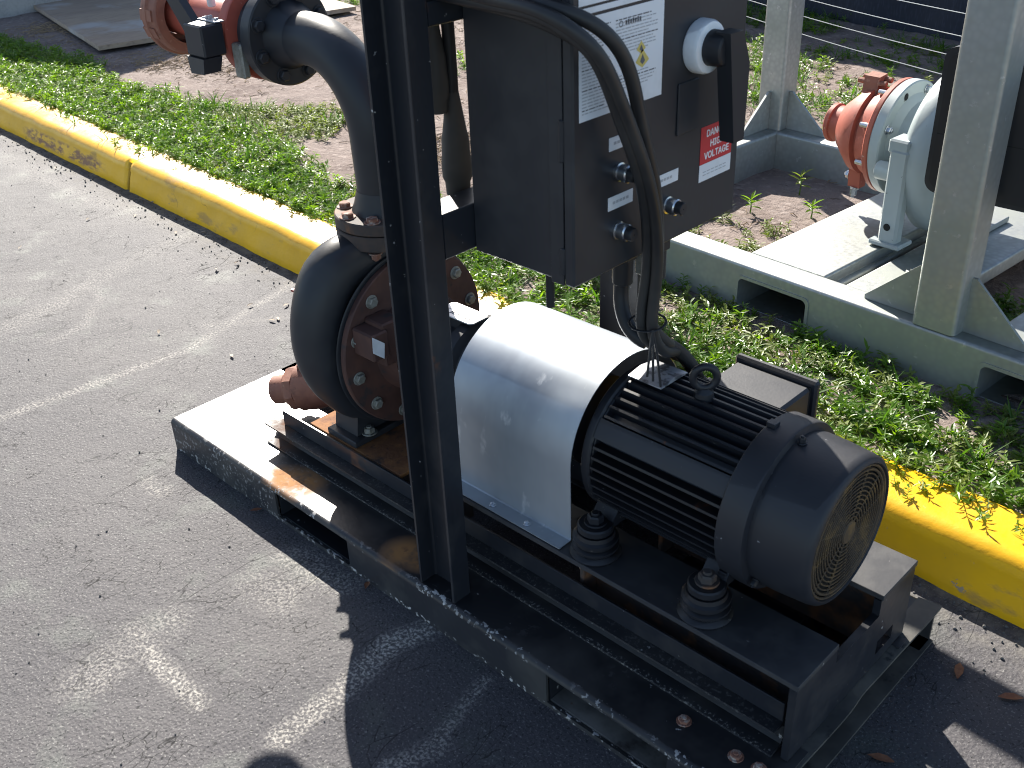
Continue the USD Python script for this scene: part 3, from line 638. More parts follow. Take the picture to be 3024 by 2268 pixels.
for sx in (1.425, 1.69):
    for sy in (-1, 1):
        y = MY + sy * .172
        part(mot, 'foot', join(hull([(x, yy, z) for x in (sx - .026, sx + .026) for yy, z in ((MY + sy * .095, MZ - .07), (MY + sy * .095, .348), (MY + sy * .128, MZ - .075), (MY + sy * .15, .362), (MY + sy * .15, .348))]), cyl((sx, y, .345), (sx, y, .362), .036, 28, .003)), 'motor_paint')
        part(mot, 'isolator_pad', lathe([(.2895, .001), (.2895, .05), (.294, .052), (.298, .048), (.302, .042), (.308, .047), (.313, .047), (.317, .04), (.322, .04), (.326, .046), (.332, .046), (.336, .04), (.3445, .038), (.3445, .001)], (sx, y, 0), (0, 0, 1), 36), 'motor_paint')
        part(mot, 'foot_bolt', hexbolt((sx, y, .362), (0, 0, 1), .017, .02), 'rusty_iron' if sx > 1.5 else 'motor_paint')
fc = part(mot, 'fan_cover', lathe([(1.70, .15), (1.694, .150), (1.693, .164), (1.696, .1665), (1.744, .1665), (1.749, .165), (1.7505, .158), (1.7515, .1515), (1.757, .1515), (1.76, .152), (1.80, .151), (1.85, .1475), (1.861, .145), (1.867, .140), (1.869, .134), (1.866, .132), (1.860, .131)], (0, MY, MZ), (1, 0, 0), 96), 'cover_paint', smooth=50)
for a in (95, 215, 335):
    a = math.radians(a); c, s = math.cos(a), math.sin(a)
    part(fc, 'cover_screw', hexbolt((1.762, MY + .1525 * c, MZ + .1525 * s), (0, c, s), .0065, .013), 'motor_paint'); part(fc, 'cover_tab', box(1.694, 1.712, MY + .167 * c - .009, MY + .167 * c + .009, MZ + .167 * s - .005, MZ + .167 * s + .006, .001), 'motor_paint')
gx = 1.8635
part(fc, 'grille_back', lathe([(1.852, .001), (1.852, .131), (1.848, .131), (1.848, .001)], (0, MY, MZ), (1, 0, 0), 48), 'dark_hollow')
for r in np.linspace(.022, .129, 14):
    t = np.linspace(0, 2 * PI, 49); part(fc, 'grille_ring', tube(np.stack([np.full(49, gx), MY + r * np.cos(t), MZ + r * np.sin(t)], 1), .0016 if r < .12 else .003, 6, cap=False), 'grille_rust')
for k in range(12):
    a = 2 * PI * k / 12 + .13; c, s = math.cos(a), math.sin(a)
    part(fc, 'grille_bar', tube([(gx - .002, MY + .014 * c, MZ + .014 * s), (gx - .002, MY + .13 * c, MZ + .13 * s)], .0022, 6), 'grille_rust')
part(fc, 'grille_hub', cyl((gx - .004, MY, MZ), (gx + .003, MY, MZ), .022, 24), 'grille_rust')
t = np.linspace(0, 2 * PI, 33); n1 = np.array([.75, .66, 0]); ec = np.array([1.545, MY, .662])
part(mot, 'lifting_eye', join(tube([ec + .0225 * (math.cos(a) * n1 + math.sin(a) * np.array([0, 0, 1])) for a in t], .0075, 12, cap=False), lathe([(-.044, .02), (-.03, .018), (-.022, .01)], ec, (0, 0, 1), 20)), 'motor_paint')
part(mot, 'name_plate', hull([(x, y, z + dz) for x in (1.395, 1.475) for y, z in ((.305, .6285), (.345, .6345), (.39, .6275)) for dz in (-.002, 0)]), 'plate_silver', label='scuffed silver name plate on top of the motor')
tb = part(mot, 'terminal_box', box(1.495, 1.664, .42, .534, .462, .6, .006), 'cover_paint', label='terminal box on the kerb side of the motor')
part(tb, 'lid', box(1.486, 1.673, .539, .556, .455, .609, .005), 'cover_paint')
part(tb, 'gasket', box(1.497, 1.662, .5342, .5388, .466, .597, .001), 'dark_hollow')
part(tb, 'lid_screw', hexbolt((1.66, .556, .6), (0, 1, 0), .006, .006), 'bolt_steel')
part(tb, 'cable_gland', join(cyl((1.50, .478, .535), (1.455, .478, .548), .024, 6), cyl((1.455, .478, .548), (1.43, .476, .56), .019, 20)), 'black_plastic')

# ------------------------------------------------------------------ galvanised coupling guard
gd = thing('coupling_guard', 'bright galvanised sheet-metal guard arched over the shaft between pump and motor', 'guard', (1.19, MY, .29))
GR, GZ = .18, .464
a = np.linspace(PI, 0, 40)
outer = [(.127, .2905), (MY - GR - .004, .2905), (MY - GR, .2945)] + [(MY + GR * math.cos(k), GZ + GR * math.sin(k)) for k in a] + [(MY + GR, .2945), (MY + GR + .004, .2905), (.563, .2905)]
path = np.array(outer); tn = np.gradient(path, axis=0); tn /= np.linalg.norm(tn, axis=1, keepdims=True); nn = np.stack([-tn[:, 1], tn[:, 0]], 1)
poly = sg.Polygon(np.vstack([path, (path + nn * .0018)[::-1]])).buffer(0)
part(gd, 'guard_sheet', prism(poly, 'x', 1.026, 1.368), 'galv_sheet', smooth=30)
for x in (1.164, 1.264):
    for y in (.143, .547): part(gd, 'guard_bolt', hexbolt((x, y, .2925), (0, 0, 1), .006, .006), 'chrome')

# ------------------------------------------------------------------ control cabinet
FX = 1.412
cab = thing('control_cabinet', 'black steel control cabinet with white labels and a rotary handle, above the motor', 'control cabinet', (1.166, .37, .885))
part(cab, 'body', box(1.1665, 1.384, .133, .607, .885, 1.64, .003), 'black_clean')
dr = part(cab, 'door', join(box(1.389, FX, .129, .611, .881, 1.645, .004), box(1.36, 1.3895, .1285, .1325, .881, 1.645, .0008)), 'black_clean')
part(cab, 'door_gasket', box(1.3842, 1.3888, .137, .603, .89, 1.635, .001), 'dark_hollow')
part(cab, 'hinge', join(cyl((1.387, .131, 1.10), (1.387, .131, 1.17), .006, 12), cyl((1.387, .131, .90), (1.387, .131, .95), .006, 12)), 'black_paint')
def label(name, y0, y1, z0, z1, m, lab=None, dx=.0): return part(cab, name, box(FX + .0002 + dx, FX + .001 + dx, y0, y1, z0, z1, .0002), m, label=lab)
pp_ = label('paper_label', .1435, .3575, 1.165, 1.323, 'paper_label', 'large white instruction sheet with small print')
label('paper_label', .1435, .3575, 1.328, 1.337, 'paper_label'); label('paper_label', .1435, .3575, 1.341, 1.5, 'paper_label')
r2 = np.random.default_rng(3); ln, lf, ly = [], [], []
for k in range(26):
    z = 1.306 - k * .0052
    for (ya, yb) in ((.15, .222), (.232, .345)):
        if z < 1.195 and ya > .2: continue
        if 1.222 < z < 1.25 and ya > .2: continue
        y = ya; e = yb - r2.random() * .03
        while y < e:
            w = .004 + r2.random() * .012; (ln if k % 6 == 0 else lf).append(box(FX + .0011, FX + .0013, y, min(y + w, e), z, z + .0019, .0001)); y += w + .002
part(pp_, 'print', join(*ln), 'ink', smooth=False); part(pp_, 'print', join(*lf), 'ink_faint', smooth=False)
part(pp_, 'logo', join(lathe([(0, .005), (.0003, .005), (.0003, .0036), (0, .0036)], (FX + .0011, .245, 1.3), (1, 0, 0), 20), *[box(FX + .0011, FX + .0013, .256 + .006 * k, .2605 + .006 * k, 1.297, 1.304 + .001 * (k % 2), .0001) for k in range(7)]), 'ink')
for (y, z, s) in ((.298, 1.252, .012), (.302, 1.232, .018)):
    part(pp_, 'warning_mark', hull([(FX + .0011 + d, y + a, z + b) for d in (0, .0003) for a, b in ((-s, 0), (s, 0), (0, s * 1.1), (0, -s * .6))]), 'ink_yellow')
    part(pp_, 'warning_mark', hull([(FX + .0016 + d, y + a, z + b) for d in (0, .0003) for a, b in ((-s * .35, 0), (s * .35, 0), (0, s * .6), (0, -s * .3))]), 'ink')
rl = label('danger_label', .4835, .586, 1.005, 1.076, 'label_red', 'red and white danger label, DANGER HIGH VOLTAGE')
part(rl, 'lettering', join(text_on_x('DANGER', .0125, FX + .0011, .536, 1.0555, bold=True, mid=True), text_on_x('HIGH', .0125, FX + .0011, .536, 1.0345, bold=True, mid=True), text_on_x('VOLTAGE', .0125, FX + .0011, .536, 1.0135, bold=True, mid=True)), 'white_plastic')
wl = part(rl, 'white_panel', box(FX + .0002, FX + .001, .4835, .586, .9715, 1.0046, .0002), 'paper_label')
part(wl if wl.count('/') < 4 else rl, 'print', join(*[box(FX + .0011, FX + .0013, .495 + .013 * k, .505 + .013 * k, z, z + .0018, .0001) for k in range(6) for z in (.982, .988)]), 'ink_faint', smooth=False)
for (y0, y1, z0, z1) in ((.2185, .262, 1.099, 1.122), (.334, .417, .9965, 1.0195), (.2175, .285, .9945, 1.0185)):
    lb = label('button_label', y0, y1, z0, z1, 'paper_label')
    part(lb, 'print', join(*[box(FX + .0011, FX + .0013, y0 + .012 + .009 * k, y0 + .019 + .009 * k, (z0 + z1) / 2 - .002, (z0 + z1) / 2 + .003, .0001) for k in range(int((y1 - y0 - .02) / .009))]), 'ink_faint', smooth=False)
for (y, z) in ((.247, 1.058), (.245, .953), (.388, .957)):
    pb = part(cab, 'pilot_button', lathe([(0, .0165), (.004, .0165), (.005, .014), (.012, .014), (.013, .0155), (.022, .0155), (.024, .0135), (.024, .001)], (FX, y, z), (1, 0, 0), 28), 'chrome')
    part(pb, 'knob', lathe([(.02, .0125), (.034, .0125), (.037, .0105), (.037, .001)], (FX, y, z), (1, 0, 0), 24), 'black_plastic')
hy, hz = .459, 1.228
hd = part(cab, 'disconnect_handle', join(lathe([(.03, .001), (.03, .031), (.05, .03), (.06, .027), (.063, .023), (.063, .001)], (FX, hy, hz), (1, 0, 0), 36),
     hull([(FX + x, y, z) for x in (.045, .075) for y, z in ((hy - .014, hz + .03), (hy + .026, hz + .03), (hy + .014, hz - .06), (hy + .052, hz - .03), (hy + .018, hz - .165), (hy + .05, hz - .165))])), 'black_plastic', label='black rotary lever pointing down')
part(hd, 'collar', lathe([(0, .001), (0, .044), (.004, .0465), (.022, .046), (.028, .043), (.03, .038), (.03, .03), (.024, .032)], (FX, hy, hz), (1, 0, 0), 48), 'white_plastic')
part(hd, 'padlock_plate', box(FX + .0002, FX + .004, .405, .465, 1.08, 1.172, .0015), 'black_clean')
part(cab, 'drain_stub', cyl((1.245, .25, .75), (1.245, .25, .884), .0085, 16), 'black_plastic')
part(cab, 'gland', join(cyl((1.35, .34, .85), (1.35, .34, .8845), .026, 6), cyl((1.35, .34, .80), (1.35, .34, .85), .02, 20), tube(smooth_path([(1.35, .34, .81), (1.352, .335, .76), (1.38, .325, .72), (1.42, .33, .70)], 6), .015, 14)), 'black_plastic')
part(cab, 'gland', join(cyl((1.37, .42, .85), (1.37, .42, .8845), .024, 6), cyl((1.37, .42, .79), (1.37, .42, .85), .018, 20)), 'black_plastic')
part(cab, 'earth_bracket', box(1.355, 1.375, .37, .39, .81, .884, .002), 'bolt_steel')

# ------------------------------------------------------------------ cables
PATH = [(1.02, .10, 1.372), (1.12, .096, 1.36), (1.2, .092, 1.353), (1.3, .088, 1.349), (1.385, .086, 1.343), (1.445, .105, 1.322), (1.468, .145, 1.277), (1.472, .181, 1.211), (1.474, .211, 1.141), (1.474, .243, 1.065), (1.462, .28, .977), (1.452, .298, .905), (1.438, .312, .827), (1.43, .312, .772), (1.432, .322, .722), (1.43, .365, .68)]
offs = [(-.75, .75, .0112), (.95, .3, .0115), (-.95, -.5, .0098), (.4, -.85, .0112)]
LBL = ['black cable at the top edge of the draped bundle over the cabinet', 'black cable on the right of the bundle before the cabinet buttons', 'thinnest black cable, on the left of the bundle before the cabinet door', 'black cable nearest the camera in the bundle draped over the cabinet']
for k, (a, b, r) in enumerate(offs):
    pts = smooth_path(PATH, 6); n = len(pts); tg = np.gradient(pts, axis=0); tg /= np.linalg.norm(tg, axis=1, keepdims=True)
    s = np.linspace(0, 1, n); tw = .5 * np.sin(s * 5 + k) ; out = []
    for i in range(n):
        e1 = np.cross(tg[i], [0.0, .2, 1]) if i < 36 else np.cross(tg[i], [1.0, 0, 0]); e1 /= np.linalg.norm(e1)
        u0 = np.array([0, 1.0, 0]) - tg[i] * tg[i][1]; u0 /= np.linalg.norm(u0); w0 = np.cross(tg[i], u0)
        c, sn = math.cos(tw[i]), math.sin(tw[i]); A, B = a * c - b * sn, a * sn + b * c
        sp = .0125 * (1 + .95 * math.exp(-((s[i] - .47) / .12) ** 2) + .15 * math.sin(s[i] * 9 + k))
        out.append(pts[i] + sp * (A * u0 + B * w0))
    tail = {0: [(1.425, .43, .64), (1.432, .472, .575), (1.44, .476, .556)], 1: [(1.415, .42, .65), (1.41, .47, .6), (1.44, .49, .545)], 2: [(1.405, .40, .66), (1.39, .43, .64), (1.38, .5, .58)], 3: [(1.43, .42, .65), (1.445, .462, .59), (1.45, .478, .55)]}[k]
    full = np.vstack([smooth_path(np.vstack([out[::6], tail]), 6)])
    q = solo('power_cable', tube(full, r, 14), 'rubber', LBL[k], 'cable', 'power cables draped over the cabinet')
zc = np.array([1.431, .315, .752]); t = np.linspace(0, 2 * PI, 25)
zt = thing('cable_tie', 'black cable tie with long loose tails binding the cables just above the motor', 'cable tie', zc)
part(zt, 'loop', tube([zc + np.array([.034 * math.cos(a), .034 * math.sin(a), 0.003 * math.sin(a)]) for a in t], .003, 8, cap=False, flat=.5), 'black_plastic')
for dx, dy, L in ((.012, -.01, .10), (.02, .004, .115), (.004, -.018, .09)):
    p0 = zc + [.034 * .8, -.02, 0]
    part(zt, 'tail', tube([p0, p0 + [dx * .5, dy * .5, -L * .4], p0 + [dx, dy, -L]], .0024, 6), 'black_plastic')

# hanging cable connectors behind the post
def connector(y, x, zb, zt, r, m, label, ring=None):
    c = thing('cable_connector', label, 'cable connector', (x, y, zb))
    h = zt - zb
    part(c, 'boot', lathe([(0, .001), (0, r * .86), (h * .12, r * .9), (h * .17, r * 1.06), (h * .3, r * 1.08), (h * .4, r), (h * .55, r * .95), (h * .6, r * .86), (h * .97, r * .45), (h, r * .42), (h, .001)], (x, y, zb), (0, 0, 1), 28), m)
    part(c, 'cable', tube(smooth_path([(x, y, zb + h * .95), (x, y, zt + .08), (x - .003, y, zt + .2), (x - .01, y + .004, zt + .42)], 6), r * .45, 12), 'rubber' if m != 'red_plastic' else 'red_plastic')
    return c
connector(.197, 1.06, .955, 1.155, .027, 'old_rubber', 'worn black cable connector hanging lowest behind the near post')
connector(.172, 1.045, 1.115, 1.30, .0225, 'old_rubber', 'short black cable connector hanging beside the red one behind the near post')
connector(.135, 1.03, 1.15, 1.34, .0135, 'red_plastic', 'red cable connector hanging behind the near post')

# ------------------------------------------------------------------ galvanised frame on the verge
GO = np.array([.592, 1.59]); GU = np.array([1.169, -.095]); GU /= np.hypot(*GU); GV = np.array([-GU[1], GU[0]])
def G(mesh):
    v, f = tri(mesh); w = v.copy(); xy = GO + (v[:, :1] - GO[0]) * GU + v[:, 1:2] * GV; w[:, :2] = xy; return w, f
def gp(u, v, z): p = GO + (u - GO[0]) * GU + v * GV; return np.array([p[0], p[1], z])
def rtube(y0, y1, z0, z1, r=.012, t=.008):
    o = sg.box(y0, z0, y1, z1); return o.buffer(-r).buffer(r, 6)
gal = thing('galvanised_frame', 'galvanised steel skid frame with gusseted posts standing on the grass behind the kerb', 'skid', gp(1.4, .7, .12))
GT, GB = .28, .105
nr = man(prism(rtube(0, .1, GB, GT), 'x', -.02, 3.2))
for u0, u1 in ((.845, 1.105), (1.655, 1.93)):
    cutp = sg.box(u0, .10, u1, GT - .045).buffer(-.02).buffer(.02, 6); cutp = so.unary_union([cutp, sg.box(u0, .05, u1, .15)])
    nr = nr - man(prism(cutp, 'y', -.05, .2))
part(gal, 'side_rail', G(nr), 'galvanised')
for u0, u1 in ((.845, 1.105), (1.655, 1.93)):
    o = sg.box(u0 - .007, .10, u1 + .007, GT - .038).buffer(-.02).buffer(.02, 6); i = sg.box(u0 + .003, .06, u1 - .003, GT - .048).buffer(-.018).buffer(.018, 6); i = so.unary_union([i, sg.box(u0 + .003, .05, u1 - .003, .15)])
    part(gal, 'fork_pocket', G(prism(o.difference(i), 'y', -.003, 1.34)), 'galvanised')
    part(gal, 'fork_pocket_floor', G(box(u0, u1, .02, 1.3, .124, .128, .0005)), 'galvanised')
part(gal, 'side_rail', G(prism(rtube(1.2, 1.33, GB, GT), 'x', .106, 3.2)), 'galvanised')
part(gal, 'end_rail', G(prism(rtube(-.02, .105, GB, GT), 'y', .1005, 1.33)), 'galvanised')
def post(u0, u1, v0, v1, zt=1.28):
    return G(prism(sg.box(u0, v0, u1, v1).buffer(-.014).buffer(.014, 6), 'z', GT + .0005, zt))
part(gal, 'upright_post', post(1.438, 1.566, .002, .104), 'galvanised'); part(gal, 'upright_post', post(-.018, .103, 1.215, 1.325), 'galvanised'); part(gal, 'upright_post', post(-.018, .103, .002, .1), 'galvanised')
part(gal, 'top_rail', G(prism(rtube(0, .1, 1.2805, 1.40), 'x', -.02, 1.566)), 'galvanised')
def gusset(pts, axis, c, t=.01):
    if axis == 'v': return G(prism(sg.Polygon(pts), 'y', c - t / 2, c + t / 2))
    return G(prism(sg.Polygon(pts), 'x', c - t / 2, c + t / 2))
zg = GT + .001
part(gal, 'gusset', gusset([(1.262, zg), (1.4375, zg + .014 * 0), (1.4375, .44), (1.425, .44), (1.262, zg + .012)], 'v', .055), 'galvanised')
part(gal, 'gusset', gusset([(1.566, zg), (1.742, zg), (1.742, zg + .012), (1.579, .44), (1.566, .44)], 'v', .055), 'galvanised')
part(gal, 'gusset', gusset([(.1035, zg), (.29, zg), (.29, zg + .012), (.12, .44), (.1035, .44)], 'v', 1.27), 'galvanised')
part(gal, 'gusset', gusset([(1.03, zg), (1.2145, zg), (1.2145, .44), (1.2, .44), (1.03, zg + .012)], 'u', .043), 'galvanised')
def cplate(u0, u1, v0, v1, zt, h=.06): return G(prism(sg.box(u0, zt - h, u1, zt).buffer(-.008).buffer(.008, 5).difference(sg.box(u0 + .008, zt - h - .01, u1 - .008, zt - .008)), 'y', v0, v1))
part(gal, 'cross_plate', cplate(.815, 1.095, .1005, .86, .279), 'galvanised'); part(gal, 'cross_plate', cplate(1.15, 1.40, .1005, 1.2, .262, .05), 'galvanised')
part(gal, 'cross_plate', G(box(1.02, 1.26, .79, .93, .2635, .283)), 'galvanised'); part(gal, 'cross_plate', cplate(1.62, 1.9, .1005, 1.2, .276), 'galvanised')
part(gal, 'washer', G(lathe([(.263, .001), (.263, .03), (.27, .03), (.272, .018), (.28, .017), (.28, .001)], (1.26, .34, 0), (0, 0, 1), 24)), 'galvanised')

# ------------------------------------------------------------------ grey pump on it
FY, FZ = .69, .551      # local v of the axis
gpu = thing('grey_pump', 'light grey flanged pump with a red-orange pipe adaptor standing in the galvanised frame', 'pump', gp(1.1, FY, .28))
def GL(prof, n=56, v=FY, z=FZ): return G(lathe(prof, (0, v, z), (1, 0, 0), n))
F0 = .945
fl = part(gpu, 'suction_flange', GL([(F0, .001), (F0, .186), (F0 + .004, .19), (F0 + .034, .19), (F0 + .038, .186), (F0 + .038, .15), (F0 + .06, .13), (F0 + .12, .125), (F0 + .12, .001)]), 'grey_paint')
for k in range(8):
    a = math.radians(22.5 + 45 * k); c, s = .163 * math.cos(a), .163 * math.sin(a)
    if k % 2: part(fl, 'flange_bolt', G(hexbolt((F0 + .0385, FY + c, FZ + s), (1, 0, 0), .012, .015)), 'chrome')
    else: part(fl, 'bolt_hole', G(cyl((F0 + .0382, FY + c, FZ + s), (F0 + .0392, FY + c, FZ + s), .012, 16, .0003)), 'dark_hollow')
    part(fl, 'stud', G(cyl((F0 - .06, FY + c, FZ + s), (F0 - .02, FY + c, FZ + s), .009, 12)), 'chrome')
part(gpu, 'volute', GL([(F0 + .12, .12), (F0 + .135, .2), (F0 + .15, .245), (F0 + .18, .27), (F0 + .25, .27), (F0 + .3, .22), (F0 + .31, .001)], 64), 'grey_paint', smooth=50)
part(gpu, 'mounting_bracket', join(G(box(F0 + .125, F0 + .19, FY - .275, FY - .23, .284, .60, .008)), G(box(F0 + .10, F0 + .21, FY - .285, FY - .2, .2835, .30, .004)), G(box(F0 + .115, F0 + .185, FY - .27, FY - .19, .585, .63, .006))), 'grey_paint')
part(gpu, 'bolt_hole', G(cyl((F0 + .155, FY - .2755, .35), (F0 + .155, FY - .2765, .35), .012, 18, .0002)), 'dark_hollow')
part(gpu, 'plug', G(cyl((F0 + .05, FY - .2, .50), (F0 + .12, FY - .2, .50), .03, 24, .006)), 'grey_paint')
ra = part(gpu, 'pipe_adaptor', GL([(F0 - .0005, .001), (F0 - .0005, .186), (F0 - .004, .189), (F0 - .018, .189), (F0 - .022, .185), (F0 - .026, .165), (F0 - .075, .145), (F0 - .082, .132), (F0 - .088, .132), (F0 - .094, .148), (F0 - .125, .142), (F0 - .16, .112), (F0 - .19, .085), (F0 - .198, .062), (F0 - .235, .060), (F0 - .238, .066), (F0 - .252, .066), (F0 - .256, .062), (F0 - .256, .052), (F0 - .17, .05), (F0 - .17, .001)]), 'red_orange')
part(ra, 'coupling_lug', join(*[G(hull([(F0 + u, FY + a, FZ + b) for u in (-.14, -.085) for a, b in ((-.035, .13), (.035, .13), (-.025, .185), (.02, .19))])), *[G(cyl((F0 - .165, FY + y, FZ + z), (F0 - .06, FY + y, FZ + z), .009, 10)) for y, z in ((-.02, .165), (.012, .172))]]), 'brown_fitting')
part(ra, 'coupling_lug', join(G(hull([(F0 + u, FY + a, FZ + b) for u in (-.135, -.09) for a, b in ((-.06, -.12), (.01, -.12), (-.055, -.19), (-.02, -.19))])),), 'red_orange')
part(ra, 'lug_bolt', join(G(hexbolt((F0 - .137, FY - .04, FZ - .155), (-1, 0, 0), .013, .018)), G(hexbolt((F0 - .11, FY - .05, FZ - .19), (0, -.2, -1), .012, .03))), 'chrome')
hs = thing('engine_housing', 'large black round-cornered housing fixed behind the nearest galvanised post', 'engine housing', (1.8, 1.8, .6))
hp = sg.box(1.325, .585, 2.6, .985).buffer(-.035).buffer(.035, 8)
part(hs, 'shell', prism(hp, 'y', 1.725, 1.90), 'black_clean'); part(hs, 'front_panel', prism(sg.box(1.34, .60, 2.59, .97).buffer(-.03).buffer(.03, 8), 'y', 1.719, 1.7248), 'black_plastic')
part(hs, 'seam', box(1.341, 2.589, 1.7185, 1.7189, .752, .755, .0001), 'dark_hollow')
part(hs, 'filler_cap', lathe([(.9855, .001), (.9855, .026), (1.0, .026), (1.004, .022), (1.022, .022), (1.022, .001)], (1.385, 1.80, 0), (0, 0, 1), 24), 'white_plastic')
part(hs, 'mounting_arm', box(1.47, 1.53, 1.70, 1.7185, .62, .95), 'galvanised')
# ------------------------------------------------------------------ wire fence, shade net, plywood, slab, container
fw = np.array([.926, -.378]); f0 = np.array([0, 3.8]); fen = thing('wire_fence', 'thin wire strand fence running behind the galvanised frame in front of the dark netting', 'fence', (0, 3.8, .12))
for z in (.432, .52, .607, .70, .8):
    ss = np.linspace(-3.4, 2.6, 40); sag = -.012 * np.cos(ss * 1.6)
    part(fen, 'wire', tube(np.stack([f0[0] + ss * fw[0], f0[1] + ss * fw[1], z + sag], 1), .0017, 6), 'wire')
for s in (-3.4, 2.6):
    p = f0 + s * fw; part(fen, 'fence_post', cyl((*p, .05), (*p, 1.0), .03, 14), 'galvanised')
xs = np.linspace(-4.2, 3.2, 150); zs = np.linspace(.06, 1.7, 30)
XX, ZZ = np.meshgrid(xs, zs, indexing='ij'); YY = 5.56 - .138 * (XX + .2) + .03 * np.sin(XX * 9 + ZZ * 2) + .05 * (meshkit.fbm(np.stack([XX * 3, ZZ * 3, XX * 0], -1), 3) - .5)
vn = np.stack([XX, YY, ZZ], -1).reshape(-1, 3); n = len(zs); i, j = np.meshgrid(np.arange(len(xs) - 1), np.arange(n - 1), indexing='ij')
q = np.stack([i * n + j, (i + 1) * n + j, (i + 1) * n + j + 1, i * n + j + 1], -1).reshape(-1, 4); vb = vn + [0, .012, 0]
q2 = q[:, ::-1] + len(vn)
solo('shade_netting', (np.vstack([vn, vb]), np.vstack([q, q2])), 'shade_net', 'dark blue-black netting hung along the back of the verge, behind the wire fence', 'netting', smooth=True)
ply = thing('plywood_sheet', 'weathered plywood boards lying on the bare soil, half in shade', 'plywood', (-5.4, 2.6, .15))
pa, pb = np.array([-.976, .217]), np.array([.217, .976]); P0 = np.array([-4.50, 2.10])
widths = [.30, .36, .34, .38, .34, .36]; s = 0
for w in widths:
    c = [P0 + pa * (s + .002) + pb * 0, P0 + pa * (s + w - .002), P0 + pa * (s + w - .002) + pb * 1.9, P0 + pa * (s + .002) + pb * 1.9]
    dz = .002 * rng.standard_normal()
    part(ply, 'plank', hull([(x, y, z) for x, y in c for z in (.148 + dz, .178 + dz)]), 'plywood', smooth=False); s += w
slab = thing('concrete_slab', 'grey concrete slab edge with a pale raised rim at the top left corner', 'concrete slab', (-7.5, 2.6, .1))
part(slab, 'slab', box(-9.4, -6.5, .9, 5.2, .05, .235, .006), 'concrete'); part(slab, 'rim', box(-6.499, -6.42, .9, 5.2, .06, .252, .008), 'concrete'); 
cont = thing('storage_container', 'tall grey container at the far end of the verge, shading the plywood', 'container', (-8.4, 3.2, .1))
ca, cb = np.array([-.95, -.31]), np.array([-.31, .95]); q0 = np.array([-6.25, 3.42])
part(cont, 'body', hull([(*(q0 + ca * a + cb * b), z) for a in (0, 4.2) for b in (0, 1.4) for z in (.2355, 2.12)]), 'trailer_paint', smooth=False)

# ------------------------------------------------------------------ ground cover, straw, leaves
def leaf_mesh(p, d, up, L, w, droop, fold=.35):
    """lanceolate leaf from p along d."""
    side = np.cross(d, up); side /= np.linalg.norm(side)
    st = [(0, .12), (.3, .85), (.62, .9), (1, .02)]; vs, fs = [], []
    for t, k in st:
        c = p + d * L * t + up * L * (.0 * t - droop * t * t)
        vs += [c - side * w * k * .5 + up * w * fold * k, c, c + side * w * k * .5 + up * w * fold * k]
    for a in range(3):
        b = a * 3; fs += [(b, b + 1, b + 4), (b, b + 4, b + 3), (b + 1, b + 2, b + 5), (b + 1, b + 5, b + 4)]
    return np.array(vs), np.array(fs)

def plant(r, h, nl, L, w):
    ms = []; p = np.zeros(3); d = np.array([r.normal(0, .4), r.normal(0, .4), 1.0]); d /= np.linalg.norm(d)
    for k in range(nl):
        t = (k + 1) / nl; base = d * h * t; a = r.random() * 6.3 if k % 2 == 0 else a + PI + r.normal(0, .3)
        el = r.uniform(-.15, .5) + .3 * t
        dd = np.array([math.cos(a) * math.cos(el), math.sin(a) * math.cos(el), math.sin(el)]); up = np.array([0, 0, 1.0]) - dd * dd[2]; up /= np.linalg.norm(up)
        ms.append(leaf_mesh(base, dd, up, L * r.uniform(.65, 1.2), w * r.uniform(.75, 1.2), r.uniform(0, .35), .22))
    a = d * h; ms.append(tube([p, a * .5, a], [.0014, .0012, .0008], 4, cap=False))
    return join(*ms)

def blade_tuft(r, n, L):
    ms = []
    for k in range(n):
        a, el = r.random() * 6.3, r.uniform(.6, 1.5); dd = np.array([math.cos(a) * math.cos(el), math.sin(a) * math.cos(el), math.sin(el)])
        up = np.array([0, 0, 1.0]) - dd * dd[2]
        if np.linalg.norm(up) < .05: up = np.array([1.0, 0, 0])
        up /= np.linalg.norm(up); o = np.array([r.normal(0, .012), r.normal(0, .012), 0])
        ms.append(leaf_mesh(o, dd, up, L * r.uniform(.5, 1.2), .0045 * r.uniform(.8, 1.4), r.uniform(.1, .7), .2))
    return join(*ms)

def scatter(name, protos, pos, scale, tilt, label, mats, cat, seed):
    r = np.random.default_rng(seed); n = len(pos)
    p = numbered('/World/' + name); pi = UsdGeom.PointInstancer.Define(stage, p); paths = []
    for k, (m, mt) in enumerate(zip(protos, mats)):
        v, f = tri(m); pp = f'{p}/{"clump" if k == 0 else f"clump_{k:03d}"}'
        usdkit.mesh(stage, pp, (v, f), MATS[mt], smooth=False); paths.append(pp)
    pi.CreatePrototypesRel().SetTargets([Sdf.Path(x) for x in paths])
    ids = r.integers(0, len(protos), n); az = r.random(n) * 2 * PI; ta = r.random(n) * 2 * PI; tl = np.abs(r.normal(0, tilt, n))
    q = []
    for a, b, t in zip(az, ta, tl):
        qz = Gf.Quatf(math.cos(a / 2), 0, 0, math.sin(a / 2)); qt = Gf.Quatf(math.cos(t / 2), math.sin(t / 2) * math.cos(b), math.sin(t / 2) * math.sin(b), 0)
        q.append(Gf.Quath(qt * qz))
    pi.CreateProtoIndicesAttr(Vt.IntArray.FromNumpy(ids.astype(np.int32)))
    pi.CreatePositionsAttr(Vt.Vec3fArray.FromNumpy(pos.astype(np.float32)))
    pi.CreateOrientationsAttr(Vt.QuathArray(q))
    sc = r.uniform(scale[0], scale[1], n); pi.CreateScalesAttr(Vt.Vec3fArray.FromNumpy(np.repeat(sc[:, None], 3, 1).astype(np.float32)))
    tag(pi.GetPrim(), label, cat, None, 'stuff')

